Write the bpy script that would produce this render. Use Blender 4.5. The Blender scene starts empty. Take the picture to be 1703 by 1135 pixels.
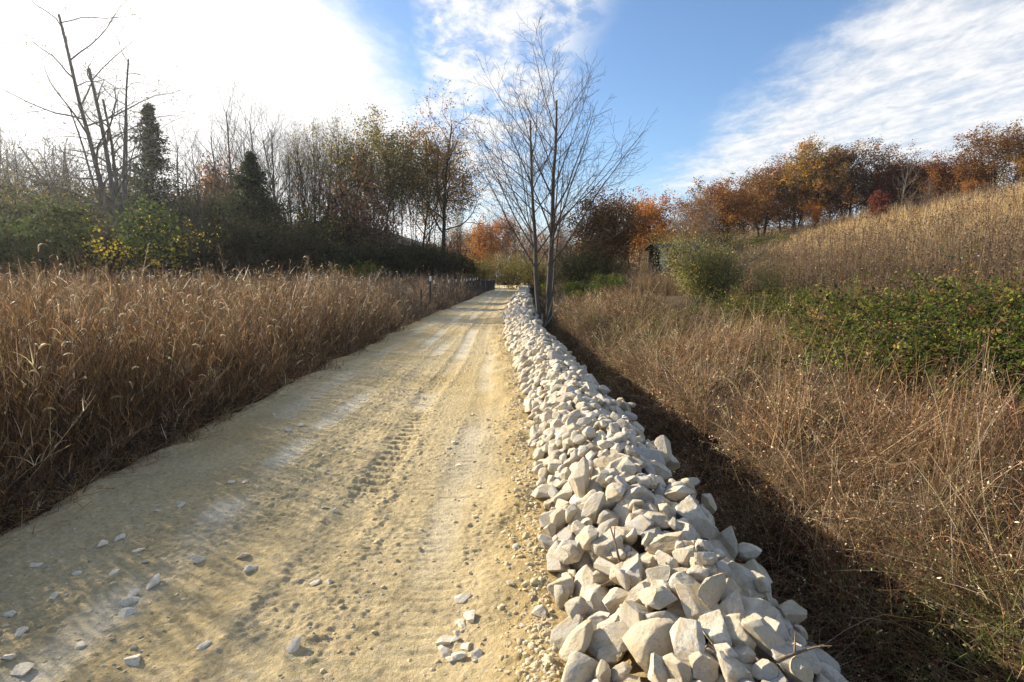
import bpy, math, random
import numpy as np
from mathutils import Vector, Matrix, Quaternion

R = math.radians
sc = bpy.context.scene
COL = sc.collection
rng = np.random.default_rng(7)
np.seterr(over="ignore")

# ------------------------------------------------------------------ camera frame
CAM_H, F_PX, PITCH = 1.7, 946.0, math.atan((567.5 - 455.0) / 946.0)
SUN_AZ, SUN_EL = R(-57), R(22)          # azimuth from +Y (negative = left), elevation


def ray(px, py):
    dx, dv = (px - 851.5) / F_PX, (567.5 - py) / F_PX
    c, s = math.cos(PITCH), math.sin(PITCH)
    return np.array([dx, c + dv * s, -s + dv * c])


def ground_pt(px, py, z=0.0):
    d = ray(px, py)
    return d * ((z - CAM_H) / d[2]) + np.array([0, 0, CAM_H])


def at_depth(px, Y):
    return (px - 851.5) / F_PX * Y * 1.0


# ------------------------------------------------------------------ noise
def _hash(ix, iy, iz, seed):
    h = (ix.astype(np.int64) * 374761393 + iy.astype(np.int64) * 668265263 + iz.astype(np.int64) * 2147483647 + seed * 974711) & 0xFFFFFFFF
    h = ((h ^ (h >> 13)) * 1274126177) & 0xFFFFFFFF
    h = ((h ^ (h >> 16)) * 2246822519) & 0xFFFFFFFF
    return ((h ^ (h >> 15)) & 0xFFFFFF) / float(0xFFFFFF)


def vn2(x, y, seed=0):
    x = np.asarray(x, float); y = np.asarray(y, float)
    ix, iy = np.floor(x), np.floor(y)
    fx, fy = x - ix, y - iy
    fx, fy = fx * fx * fx * (fx * (fx * 6 - 15) + 10), fy * fy * fy * (fy * (fy * 6 - 15) + 10)
    z = np.zeros_like(ix)
    a, b = _hash(ix, iy, z, seed), _hash(ix + 1, iy, z, seed)
    c, d = _hash(ix, iy + 1, z, seed), _hash(ix + 1, iy + 1, z, seed)
    return ((a * (1 - fx) + b * fx) * (1 - fy) + (c * (1 - fx) + d * fx) * fy) * 2 - 1


def fbm2(x, y, seed=0, octv=4, gain=.5):
    s, a, f, n = 0, 1., 1., 0.
    for k in range(octv):
        # rotate each octave to hide the lattice
        c_, s_ = math.cos(.6 + k * 1.1), math.sin(.6 + k * 1.1)
        s = s + a * vn2((x * c_ - y * s_) * f, (x * s_ + y * c_) * f, seed + k * 17)
        n += a; a *= gain; f *= 2.03
    return s / n


def vn3(x, y, z, seed=0):
    ix, iy, iz = np.floor(x), np.floor(y), np.floor(z)
    fx, fy, fz = x - ix, y - iy, z - iz
    fx, fy, fz = [f * f * (3 - 2 * f) for f in (fx, fy, fz)]
    r = 0
    for a in (0, 1):
        for b in (0, 1):
            for c in (0, 1):
                w = (fx if a else 1 - fx) * (fy if b else 1 - fy) * (fz if c else 1 - fz)
                r = r + w * _hash(ix + a, iy + b, iz + c, seed)
    return r * 2 - 1


def smooth(a, b, x):
    t = np.clip((x - a) / (b - a), 0, 1)
    return t * t * (3 - 2 * t)


# ------------------------------------------------------------------ mesh helpers
class Geo:
    """Collects faces from numpy arrays and links them as one mesh object."""
    def __init__(self):
        self.V, self.F, self.C, self.n = [], [], [], 0

    def add(self, V, F, C=None):
        V = np.asarray(V, float).reshape(-1, 3)
        self.V.append(V)
        for f in (F if isinstance(F, (list, tuple)) else [F]):
            self.F.append(np.asarray(f, np.int64) + self.n)
        if C is None:
            C = np.ones((len(V), 3)) * .5
        C = np.asarray(C, float)
        if C.ndim == 1:
            C = np.tile(C, (len(V), 1))
        self.C.append(C)
        self.n += len(V)
        return self

    def arrays(self):
        return np.concatenate(self.V), self.F, np.concatenate(self.C)

    def mesh(self, name, smooth_=True):
        me = bpy.data.meshes.new(name)
        if not self.V:
            return me
        V, F, C = self.arrays()
        me.vertices.add(len(V)); me.vertices.foreach_set('co', V.astype(np.float32).ravel())
        loops = np.concatenate([f.ravel() for f in F]).astype(np.int32)
        counts = np.concatenate([np.full(len(f), f.shape[1]) for f in F]).astype(np.int32)
        starts = np.concatenate([[0], np.cumsum(counts)[:-1]]).astype(np.int32)
        me.loops.add(len(loops)); me.loops.foreach_set('vertex_index', loops)
        me.polygons.add(len(counts)); me.polygons.foreach_set('loop_start', starts)
        if smooth_:
            me.polygons.foreach_set('use_smooth', np.ones(len(counts), bool))
        else:
            me.polygons.foreach_set('use_smooth', np.zeros(len(counts), bool))
        at = me.color_attributes.new('Col', 'FLOAT_COLOR', 'POINT')
        at.data.foreach_set('color', np.concatenate([C, np.ones((len(C), 1))], 1).astype(np.float32).ravel())
        me.update(calc_edges=True)
        return me

    def obj(self, name, mat, parent=None, smooth_=True):
        o = bpy.data.objects.new(name, self.mesh(name, smooth_))
        if mat:
            o.data.materials.append(mat)
        COL.objects.link(o)
        if parent:
            o.parent = parent
        return o


def tag(o, label=None, cat=None, group=None, kind=None):
    if label: o['label'] = label
    if cat: o['category'] = cat
    if group: o['group'] = group
    if kind: o['kind'] = kind
    return o


def thing(name, label, cat, loc=(0, 0, 0), rz=0, group=None, scale=1):
    o = bpy.data.objects.new(name, None)
    COL.objects.link(o)
    o.location = loc; o.rotation_euler = (0, 0, rz)
    o.scale = (scale,) * 3 if np.isscalar(scale) else scale
    o.empty_display_size = .3
    return tag(o, label, cat, group)


def part(name, me, parent, mat=None):
    o = bpy.data.objects.new(name, me)
    if mat and not me.materials:
        me.materials.append(mat)
    COL.objects.link(o)
    o.parent = parent
    return o


def ribbons(P, L, W, az, tilt, curl, S, C, tip=.15, roll=None):
    """N curved tapering blades. Returns verts, quads, colours and centre lines."""
    N = len(P)
    L, W, az, tilt, curl = [np.broadcast_to(np.asarray(a, float), (N,)) for a in (L, W, az, tilt, curl)]
    tm = (np.arange(S) + .5) / S
    th = tilt[:, None] + curl[:, None] * tm
    dh = np.concatenate([np.zeros((N, 1)), np.cumsum(np.sin(th), 1)], 1) * (L / S)[:, None]
    dz = np.concatenate([np.zeros((N, 1)), np.cumsum(np.cos(th), 1)], 1) * (L / S)[:, None]
    ca, sa = np.cos(az)[:, None], np.sin(az)[:, None]
    ctr = np.stack([P[:, 0:1] + dh * ca, P[:, 1:2] + dh * sa, P[:, 2:3] + dz], -1)
    if roll is None:
        roll = rng.uniform(0, math.pi, N)
    tt = np.linspace(0, 1, S + 1)
    th2 = tilt[:, None] + curl[:, None] * tt
    hp = np.stack([-sa, ca, np.zeros_like(sa)], -1) * np.ones((N, S + 1, 1))
    nm = np.stack([ca * np.cos(th2), sa * np.cos(th2), -np.sin(th2)], -1)
    side = hp * np.cos(roll)[:, None, None] + nm * np.sin(roll)[:, None, None]
    w = W[:, None] * (1 - tt * (1 - tip)) * .5
    V = np.stack([ctr - side * w[..., None], ctr + side * w[..., None]], 2)   # N,S+1,2,3
    base = (np.arange(N) * (S + 1) * 2)[:, None] + (np.arange(S) * 2)[None]
    Fq = np.stack([base, base + 1, base + 3, base + 2], -1).reshape(-1, 4)
    C = np.asarray(C, float)
    if C.ndim == 1:
        C = np.tile(C, (N, 1))
    Cv = np.repeat(C, (S + 1) * 2, 0)
    return V.reshape(-1, 3), Fq, Cv, ctr


def tubes(poly, rad, sides, C):
    """poly (B,n,3), rad (B,n): closed-ring tubes."""
    B, n, _ = poly.shape
    T = np.empty_like(poly)
    T[:, 1:-1] = poly[:, 2:] - poly[:, :-2]
    T[:, 0] = poly[:, 1] - poly[:, 0]; T[:, -1] = poly[:, -1] - poly[:, -2]
    T /= np.linalg.norm(T, axis=-1, keepdims=True) + 1e-9
    ref = np.where(np.abs(T[:, :1, 2:3]) > .8, np.array([1., 0, 0]), np.array([0, 0, 1.]))
    A = np.cross(np.broadcast_to(ref, T.shape), T); A /= np.linalg.norm(A, axis=-1, keepdims=True) + 1e-9
    Bn = np.cross(T, A)
    an = np.arange(sides) * 2 * math.pi / sides
    V = poly[:, :, None] + rad[:, :, None, None] * (A[:, :, None] * np.cos(an)[:, None] + Bn[:, :, None] * np.sin(an)[:, None])
    b = (np.arange(B) * n * sides)[:, None, None] + (np.arange(n - 1) * sides)[None, :, None]
    k = np.arange(sides)[None, None]; k2 = (k + 1) % sides
    Fq = np.stack([b + k, b + k2, b + sides + k2, b + sides + k], -1).reshape(-1, 4)
    C = np.asarray(C, float)
    Cv = np.tile(C, (B * n * sides, 1)) if C.ndim == 1 else np.repeat(C, n * sides, 0)
    return V.reshape(-1, 3), Fq, Cv


def leaves(P, size, C, flat=0.0, asp=.6, g=None):
    """Diamond leaves, lightly folded along the midrib, turned at random."""
    g = g or rng
    N = len(P)
    size = np.broadcast_to(np.asarray(size, float), (N,))[:, None]
    d = g.normal(size=(N, 3)); d[:, 2] -= .2; d /= np.linalg.norm(d, axis=1, keepdims=True)
    nrm = g.normal(size=(N, 3)); nrm[:, 2] += flat * 2
    s = np.cross(d, nrm); s /= np.linalg.norm(s, axis=1, keepdims=True) + 1e-9
    u = np.cross(s, d)
    V = np.stack([P, P + d * size * .5 + s * size * asp * .5 + u * size * .1, P + d * size, P + d * size * .5 - s * size * asp * .5 + u * size * .1], 1)
    Fq = np.arange(N * 4).reshape(N, 4)
    Cv = np.repeat(C, 4, 0) if np.ndim(C) == 2 else np.tile(C, (N * 4, 1))
    return V.reshape(-1, 3), Fq, Cv


def pick(palette, n, jit=.18, g=None):
    g = g or rng
    pal = np.array([p[:3] for p in palette], float)
    w = np.array([float(p[3]) if len(p) > 3 else 1. for p in palette]); w /= w.sum()
    c = pal[g.choice(len(pal), n, p=w)]
    return np.clip(c * np.exp(g.normal(0, jit, (n, 1))) * np.exp(g.normal(0, jit * .3, (n, 3))), 0, 1)


# ------------------------------------------------------------------ materials
def new_mat(name):
    m = bpy.data.materials.new(name); m.use_nodes = True
    nt = m.node_tree; nt.nodes.clear()
    out = nt.nodes.new('ShaderNodeOutputMaterial')
    return m, nt, out


def nd(nt, typ, ins=None, **kw):
    n = nt.nodes.new(typ)
    for k, v in kw.items():
        setattr(n, k, v)
    for k, v in (ins or {}).items():
        if isinstance(v, bpy.types.NodeSocket):
            nt.links.new(v, n.inputs[k])
        else:
            n.inputs[k].default_value = v
    return n


def mth(nt, op, a, b=None, c=None, clamp=False):
    n = nt.nodes.new('ShaderNodeMath'); n.operation = op; n.use_clamp = clamp
    for i, v in enumerate((a, b, c)):
        if v is None: continue
        if isinstance(v, bpy.types.NodeSocket): nt.links.new(v, n.inputs[i])
        else: n.inputs[i].default_value = v
    return n.outputs[0]


def mixc(nt, fac, a, b, blend='MIX'):
    n = nt.nodes.new('ShaderNodeMix'); n.data_type = 'RGBA'; n.blend_type = blend
    for i, v in ((0, fac), (6, a), (7, b)):
        if isinstance(v, bpy.types.NodeSocket): nt.links.new(v, n.inputs[i])
        else: n.inputs[i].default_value = v if i == 0 else (*v[:3], 1)
    return n.outputs[2]


def ramp(nt, fac, stops):
    n = nt.nodes.new('ShaderNodeValToRGB')
    nt.links.new(fac, n.inputs[0])
    el = n.color_ramp.elements
    while len(el) < len(stops): el.new(.5)
    for e, (p, c) in zip(el, stops):
        e.position = p; e.color = (*c, 1) if len(c) == 3 else c
    return n.outputs[0]


def plant_mat(name, trans=.4, rough=.6, spec=.25, boost=1.25):
    m, nt, out = new_mat(name)
    col = nd(nt, 'ShaderNodeAttribute', attribute_name='Col').outputs['Color']
    p = nd(nt, 'ShaderNodeBsdfPrincipled', {'Base Color': col, 'Roughness': rough, 'Specular IOR Level': spec})
    tcol = mixc(nt, 1.0, col, (boost, boost, boost * .95), 'MULTIPLY')
    t = nd(nt, 'ShaderNodeBsdfTranslucent', {'Color': tcol})
    mx = nd(nt, 'ShaderNodeMixShader', {0: trans, 1: p.outputs[0], 2: t.outputs[0]})
    nt.links.new(mx.outputs[0], out.inputs[0])
    return m


def bark_mat(name):
    m, nt, out = new_mat(name)
    col = nd(nt, 'ShaderNodeAttribute', attribute_name='Col').outputs['Color']
    tc = nd(nt, 'ShaderNodeTexCoord').outputs['Object']
    mp = nd(nt, 'ShaderNodeMapping', {'Vector': tc, 'Scale': (9, 9, 1.6)}).outputs[0]
    nz = nd(nt, 'ShaderNodeTexNoise', {'Vector': mp, 'Scale': 3, 'Detail': 6, 'Roughness': .65}).outputs[0]
    c = mixc(nt, 1., col, ramp(nt, nz, [(.3, (.55, .55, .55)), (.7, (1.35, 1.33, 1.3))]), 'MULTIPLY')
    bp = nd(nt, 'ShaderNodeBump', {'Height': nz, 'Strength': .6, 'Distance': .04}).outputs[0]
    p = nd(nt, 'ShaderNodeBsdfPrincipled', {'Base Color': c, 'Roughness': .85, 'Specular IOR Level': .15, 'Normal': bp})
    nt.links.new(p.outputs[0], out.inputs[0])
    return m


def rock_mat(name, use_attr):
    m, nt, out = new_mat(name)
    tc = nd(nt, 'ShaderNodeTexCoord').outputs['Object']
    if use_attr:
        var = nd(nt, 'ShaderNodeSeparateColor', {0: nd(nt, 'ShaderNodeAttribute', attribute_name='Col').outputs['Color']}).outputs[0]
        vec = nd(nt, 'ShaderNodeMapping', {'Vector': tc, 'Scale': (7, 7, 7)}).outputs[0]
    else:
        var = nd(nt, 'ShaderNodeObjectInfo').outputs['Random']
        off = nd(nt, 'ShaderNodeCombineXYZ', {0: mth(nt, 'MULTIPLY', var, 37.), 1: mth(nt, 'MULTIPLY', var, 91.), 2: 0.}).outputs[0]
        vec = nd(nt, 'ShaderNodeVectorMath', {0: tc, 1: off}, operation='ADD').outputs[0]
    n1 = nd(nt, 'ShaderNodeTexNoise', {'Vector': vec, 'Scale': 1.3, 'Detail': 5, 'Roughness': .6}).outputs[0]
    n2 = nd(nt, 'ShaderNodeTexNoise', {'Vector': vec, 'Scale': 5., 'Detail': 6, 'Roughness': .7}).outputs[0]
    n3 = nd(nt, 'ShaderNodeTexNoise', {'Vector': vec, 'Scale': 18., 'Detail': 4, 'Roughness': .7}).outputs[0]
    base = ramp(nt, var, [(0., (.50, .45, .36)), (.2, (.67, .60, .48)), (.4, (.58, .49, .35)), (.6, (.71, .65, .54)), (.8, (.62, .56, .46)), (1., (.43, .405, .37))])
    base = mixc(nt, ramp(nt, n1, [(.46, (0, 0, 0)), (.66, (.85, .85, .85))]), base, (.52, .41, .24))       # tan dust
    base = mixc(nt, mth(nt, 'MULTIPLY', ramp(nt, n2, [(.52, (0, 0, 0)), (.66, (1, 1, 1))]), .65), base, (.30, .29, .27))  # grey weathering
    base = mixc(nt, mth(nt, 'MULTIPLY', ramp(nt, n3, [(.56, (0, 0, 0)), (.66, (1, 1, 1))]), .5), base, (.22, .19, .15))   # pits
    h = mth(nt, 'ADD', mth(nt, 'MULTIPLY', n2, .6), mth(nt, 'MULTIPLY', n3, .4))
    bp = nd(nt, 'ShaderNodeBump', {'Height': h, 'Strength': .8, 'Distance': .016}).outputs[0]
    p = nd(nt, 'ShaderNodeBsdfPrincipled', {'Base Color': base, 'Roughness': .82, 'Specular IOR Level': .2, 'Normal': bp})
    nt.links.new(p.outputs[0], out.inputs[0])
    return m


def flat_mat(name, c, rough=.7, noise=.25, scale=8., metal=0.):
    m, nt, out = new_mat(name)
    tc = nd(nt, 'ShaderNodeTexCoord').outputs['Object']
    mp = nd(nt, 'ShaderNodeMapping', {'Vector': tc, 'Scale': (scale, scale, scale * .25)}).outputs[0]
    nz = nd(nt, 'ShaderNodeTexNoise', {'Vector': mp, 'Scale': 2, 'Detail': 6, 'Roughness': .65}).outputs[0]
    lo, hi = 1 - noise, 1 + noise
    col = mixc(nt, 1., c, ramp(nt, nz, [(.3, (lo,) * 3), (.7, (hi,) * 3)]), 'MULTIPLY')
    p = nd(nt, 'ShaderNodeBsdfPrincipled', {'Base Color': col, 'Roughness': rough, 'Metallic': metal})
    nt.links.new(p.outputs[0], out.inputs[0])
    return m


def earth_mat():
    m, nt, out = new_mat('earth')
    col = nd(nt, 'ShaderNodeAttribute', attribute_name='Col').outputs['Color']
    tc = nd(nt, 'ShaderNodeTexCoord').outputs['Object']
    n1 = nd(nt, 'ShaderNodeTexNoise', {'Vector': tc, 'Scale': 2.2, 'Detail': 8, 'Roughness': .7}).outputs[0]
    n2 = nd(nt, 'ShaderNodeTexNoise', {'Vector': tc, 'Scale': 22., 'Detail': 5, 'Roughness': .7}).outputs[0]
    c = mixc(nt, 1., col, ramp(nt, n1, [(.3, (.6, .6, .6)), (.7, (1.4, 1.4, 1.4))]), 'MULTIPLY')
    c = mixc(nt, 1., c, ramp(nt, n2, [(.3, (.7, .7, .7)), (.7, (1.3, 1.3, 1.3))]), 'MULTIPLY')
    bp = nd(nt, 'ShaderNodeBump', {'Height': n2, 'Strength': .8, 'Distance': .05}).outputs[0]
    p = nd(nt, 'ShaderNodeBsdfPrincipled', {'Base Color': c, 'Roughness': .95, 'Specular IOR Level': .1, 'Normal': bp})
    nt.links.new(p.outputs[0], out.inputs[0])
    return m


def road_mat():
    m, nt, out = new_mat('crushed_limestone')
    col = nd(nt, 'ShaderNodeAttribute', attribute_name='Col').outputs['Color']
    tc = nd(nt, 'ShaderNodeTexCoord').outputs['Object']
    n1 = nd(nt, 'ShaderNodeTexNoise', {'Vector': tc, 'Scale': 1.6, 'Detail': 6, 'Roughness': .6}).outputs[0]
    n2 = nd(nt, 'ShaderNodeTexNoise', {'Vector': tc, 'Scale': 28., 'Detail': 6, 'Roughness': .75}).outputs[0]
    n3 = nd(nt, 'ShaderNodeTexNoise', {'Vector': tc, 'Scale': 90., 'Detail': 3, 'Roughness': .7}).outputs[0]
    vor = nd(nt, 'ShaderNodeTexVoronoi', {'Vector': tc, 'Scale': 75., 'Randomness': 1.})
    c = mixc(nt, 1., col, ramp(nt, n1, [(.3, (.9, .88, .84)), (.7, (1.1, 1.1, 1.1))]), 'MULTIPLY')
    c = mixc(nt, 1., c, ramp(nt, n2, [(.34, (.74, .72, .66)), (.68, (1.2, 1.2, 1.2))]), 'MULTIPLY')
    c = mixc(nt, mth(nt, 'MULTIPLY', ramp(nt, vor.outputs['Color'], [(.80, (0, 0, 0)), (.86, (1, 1, 1))]), .35), c, (.62, .58, .50))
    h = mth(nt, 'ADD', mth(nt, 'MULTIPLY', n2, .7), mth(nt, 'MULTIPLY', n3, .35))
    bp = nd(nt, 'ShaderNodeBump', {'Height': h, 'Strength': 1., 'Distance': .034}).outputs[0]
    p = nd(nt, 'ShaderNodeBsdfPrincipled', {'Base Color': c, 'Roughness': .93, 'Specular IOR Level': .12, 'Normal': bp})
    nt.links.new(p.outputs[0], out.inputs[0])
    return m


M = dict(
    grass=plant_mat('dry_grass', .36, .5, .35, 1.35),
    brush=plant_mat('dry_brush', .3, .6, .25, 1.2),
    leaf=plant_mat('leaf', .45, .75, .08, 1.3),
    bark=bark_mat('bark'),
    rock=rock_mat('limestone', False),
    rocks=rock_mat('limestone_pile', True),
    earth=earth_mat(),
    stone=flat_mat('dusty_stone', (.64, .56, .42), .9, .28, 2.),
    road=road_mat(),
    steel=flat_mat('post_steel', (.028, .026, .024), .6, .4),
    white=flat_mat('post_white', (.72, .72, .70), .55, .12),
    wood=flat_mat('weathered_wood', (.36, .36, .35), .85, .35, 6.),
    tin=flat_mat('rusted_tin', (.035, .022, .018), .7, .5),
    dark=flat_mat('dark_boards', (.03, .027, .025), .9, .4),
    pink=flat_mat('pink_tape', (.62, .16, .17), .6, .15),
    fabric=flat_mat('black_fabric', (.02, .02, .021), .75, .3),
)

# ------------------------------------------------------------------ terrain
RY = [-60, 2, 5, 8.7, 15.3, 21.5, 36, 50, 65, 80, 110]
RX = [.2, .2, .17, .12, -.22, -.38, -.05, .5, 1.1, .6, -6]
LY = [-60, 3.5, 6.5, 11.1, 15.4, 21.6, 31, 46, 65, 80, 110]
LX = [-3.35, -3.35, -3.57, -3.45, -3.45, -3.46, -3.05, -2.5, -2.0, -3.2, -10]
BERM_END = 72.


def _sm(yq, ys, xs):
    return sum(np.interp(yq + o, ys, xs) for o in (-1.2, -.4, .4, 1.2)) / 4


def xr(y): return _sm(np.asarray(y, float), RY, RX)
def xl(y): return _sm(np.asarray(y, float), LY, LX) + .10 * vn2(np.asarray(y, float) * .9, 0 * np.asarray(y, float), 3) + .05 * vn2(np.asarray(y, float) * 3.3, 0 * np.asarray(y, float), 6)


BS = [-.3, 0, .12, .33, .56, .78, 1.1, 1.42, 1.58, 1.8, 2.1, 2.35, 2.7, 3.4, 4.8, 6.5]
BZ = [0, 0, .10, .26, .37, .27, -.06, -.48, -.68, -.96, -1.02, -.80, -.36, -.08, .10, .22]


def hill(x, y):
    xx = np.clip(x, 0, None)
    h = .0041 * xx ** 2
    cap = 8.6 - .018 * np.clip(y - 50, 0, 60)
    k = 1.2
    h = np.where(h < cap - k, h, cap - k * np.exp(-np.clip(h - cap + k, 0, 50) / k))
    h = h + smooth(60, 140, xx) * 3
    left = smooth(-26, -75, x + .15 * (40 - np.clip(y, 0, 90))) * 10.5
    back = smooth(105, 240, y) * 11
    return h + left + back


def zg(x, y):
    x = np.asarray(x, float); y = np.asarray(y, float)
    r, l = xr(y), xl(y)
    s = x - r
    bank = np.interp(s, BS, BZ)
    inb = (s > 0) & (s < 1.6)
    core = np.where(inb, bank - .13 - .02 * vn2(x * 8, y * 8, 4), bank)
    fade = smooth(BERM_END + 18, BERM_END, y)            # ditch and berm die out far away
    z_right = core * fade + hill(x, y) * smooth(3.5, 6.5, s) + .10 * fbm2(x * .35, y * .35, 5, 3) * smooth(2.2, 5, s) + .16 * fbm2(x * .95, y * .95, 15, 2) * smooth(2.4, 3.2, s) * smooth(14, 7, s)
    z_left = hill(x, y) + .05 + .09 * fbm2(x * .4, y * .4, 9, 3) * smooth(.5, 3, l - x)
    mid = -.12
    z = np.where(s > 0, z_right, mid)
    z = np.where(x < l, mid + (z_left - mid) * smooth(0, .35, l - x), z)
    z = np.where((s > -.15) & (s <= 0), mid + (s + .15) / .15 * .12 * 0 , z)
    return z


def axis(pts):
    out = []
    for a, b, d in pts:
        out.append(np.arange(a, b, d))
    return np.concatenate(out)


gx = axis([(-240, -120, 20), (-120, -40, 5), (-40, -8, 1.), (-8, -4.2, .3), (-4.2, -2, .1), (-2, -.8, .2), (-.8, 3.2, .05), (3.2, 8, .2), (8, 20, .6), (20, 60, 1.2), (60, 150, 6), (150, 261, 20)])
gy = axis([(-80, -20, 12), (-20, -2, 2), (-2, 12, .12), (12, 30, .3), (30, 70, .6), (70, 130, 2.5), (130, 330, 12)])
GX, GY = np.meshgrid(gx, gy)
GZ = zg(GX, GY)
nx, ny = len(gx), len(gy)
idx = np.arange(nx * ny).reshape(ny, nx)
gq = np.stack([idx[:-1, :-1], idx[:-1, 1:], idx[1:, 1:], idx[1:, :-1]], -1).reshape(-1, 4)
s_ = GX - xr(GY)
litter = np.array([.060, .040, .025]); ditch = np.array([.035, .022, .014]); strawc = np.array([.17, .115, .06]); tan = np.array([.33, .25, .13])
gc = np.ones((ny, nx, 3)) * litter
gc = gc * (1 - smooth(3, 9, s_)[..., None]) + np.array([.10, .075, .04]) * smooth(3, 9, s_)[..., None]
gc = gc * (1 - smooth(10, 18, s_)[..., None]) + strawc * smooth(10, 18, s_)[..., None]
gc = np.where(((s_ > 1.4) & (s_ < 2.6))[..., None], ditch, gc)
gc = np.where(((s_ > -.6) & (s_ < .5))[..., None], tan, gc)
gc = np.where(((s_ >= .5) & (s_ < 1.5))[..., None], np.array([.085, .065, .042]), gc)  # bank core coloured darker, painting shade into the gaps between rocks
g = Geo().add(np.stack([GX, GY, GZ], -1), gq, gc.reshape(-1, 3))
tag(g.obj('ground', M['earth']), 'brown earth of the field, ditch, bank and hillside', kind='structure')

# ------------------------------------------------------------------ road
def road_parts(x, y):
    """height of the road sheet and a 0-1 mask of pale pressed strips"""
    wob = .035 * vn2(y * .35, y * 0, 21)
    pale = np.zeros_like(x)
    h = .022 * fbm2(x * .7, y * .25, 31, 3) - .012 * (x + 1.6) ** 2 * .4
    for c, w, dep, sd in ((-1.12, .13, .018, 1), (-1.56, .12, .010, 2), (-2.08, .13, .011, 3), (-.42, .11, .007, 5), (-2.75, .14, .008, 6)):
        cc = c + wob + .05 * vn2(y * .5, y * 0, 40 + sd)
        prof = np.exp(-np.abs((x - cc) / w) ** 4)
        on = smooth(-.15, .25, vn2(y * .55, y * 0 + sd * 3.3, 50 + sd) + .25 * vn2(y * 2.5, y * 0, 60 + sd) + (.15 if sd == 1 else -.12))
        h = h - dep * prof + dep * .5 * np.exp(-((np.abs(x - cc) - w * 1.45) / (w * .35)) ** 2) * (.5 + .7 * vn2(x * 9, y * 4, 70 + sd))
        pale = np.maximum(pale, prof * on * (1. if sd < 4 else .5))
    # deep lug prints of one tyre
    lug = smooth(.13, .09, np.abs(x + 1.10 - .035 * (y - 5.2) - wob)) * smooth(4.1, 4.5, y) * smooth(7.2, 6.4, y)
    h = h - lug * .030 * smooth(-.1, .5, np.sin(2 * math.pi * (y + .25 * (x + 1.1)) / .155))
    pale = pale * (1 - lug)
    # finer crawler print beside it
    cr = smooth(.30, .25, np.abs(x + .56 - wob)) * smooth(10, 7, y) * (.55 + .45 * smooth(-.2, .3, vn2(x * 2, y * 1.2, 81)))
    gap = smooth(.012, .03, np.abs(x + .56 - wob))
    h = h - cr * gap * .0062 * smooth(-.3, .5, vn2(x * 3, y * 5, 83)) * smooth(.40, .70, np.sin(2 * math.pi * (y + .03 * np.sign(x + .56)) / .105)) - .014 * cr * np.exp(-((x + .87 - wob) / .018) ** 2)
    # loose clods between the strips
    cl = fbm2(x * 13, y * 11, 91, 4, .62)
    cl2 = vn2(x * 34, y * 31, 93)
    loose = (1 - pale * .9) * (1 - cr * .55) * (.45 + .55 * smooth(-.3, .4, fbm2(x * 1.3, y * .7, 95, 3)))
    cl3 = vn2(x * 75 + y * 9, y * 68, 94)
    h = h + loose * (.008 * np.clip(cl, -.12, 1) + .009 * np.clip(cl - .25, 0, 1) + .0055 * cl2 + .012 * np.clip(cl2 - .5, 0, 1) + .0035 * cl3 + .006 * np.clip(cl3 - .5, 0, 1))
    # soft shoulder against the rocks
    s = x - xr(y)
    h = h + .07 * smooth(-.55, -.05, s) * (1 + .5 * vn2(x * 5, y * 3, 97)) - .05 * smooth(.05, .3, s)
    left = x - xl(y)
    h = h + .03 * np.exp(-((left - .12) / .1) ** 2) * (1 + .9 * vn2(x * 6, y * 3, 98)) - .16 * smooth(.02, -.22, left)
    return h, pale, loose


ys = [1.2]
while ys[-1] < 112:
    ys.append(ys[-1] + max(.010, .0016 * ys[-1] ** 1.45))
ys = np.array(ys)
nu = 400
U = np.linspace(0, 1, nu)
yy = np.repeat(ys[:, None], nu, 1)
xx = (xl(ys) - .22)[:, None] * (1 - U) + (xr(ys) + .30)[:, None] * U
rh, pale, loose = road_parts(xx, yy)
yel = smooth(-.2, .5, fbm2(xx * 1.1, yy * .6, 101, 4))
s_ = xx - xr(yy)
rc = np.array([.585, .475, .285]) * (1 - yel[..., None]) + np.array([.55, .425, .22]) * yel[..., None]
greyp = smooth(.1, .5, fbm2(xx * 1.4, yy * .5, 103, 4)) * .6
rc = rc * (1 - greyp[..., None]) + np.array([.48, .42, .31]) * greyp[..., None]
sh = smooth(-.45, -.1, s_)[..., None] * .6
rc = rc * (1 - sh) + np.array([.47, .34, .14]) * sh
rc = rc * (1 - pale[..., None] * .9) + np.array([.70, .63, .49]) * pale[..., None] * .9
idx = np.arange(len(ys) * nu).reshape(len(ys), nu)
rq = np.stack([idx[:-1, :-1], idx[:-1, 1:], idx[1:, 1:], idx[1:, :-1]], -1).reshape(-1, 4)
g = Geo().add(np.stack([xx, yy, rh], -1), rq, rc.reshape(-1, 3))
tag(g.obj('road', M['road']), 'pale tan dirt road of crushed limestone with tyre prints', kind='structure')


def road_z(x, y):
    return road_parts(np.asarray(x, float), np.asarray(y, float))[0]


# ------------------------------------------------------------------ rocks
def ico(sub):
    import bmesh
    bm = bmesh.new(); bmesh.ops.create_icosphere(bm, subdivisions=sub, radius=1)
    V = np.array([v.co[:] for v in bm.verts]); Fc = np.array([[v.index for v in f.verts] for f in bm.faces])
    bm.free()
    return V, Fc


ICO = {k: ico(k) for k in (1, 2, 3, 5)}


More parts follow.
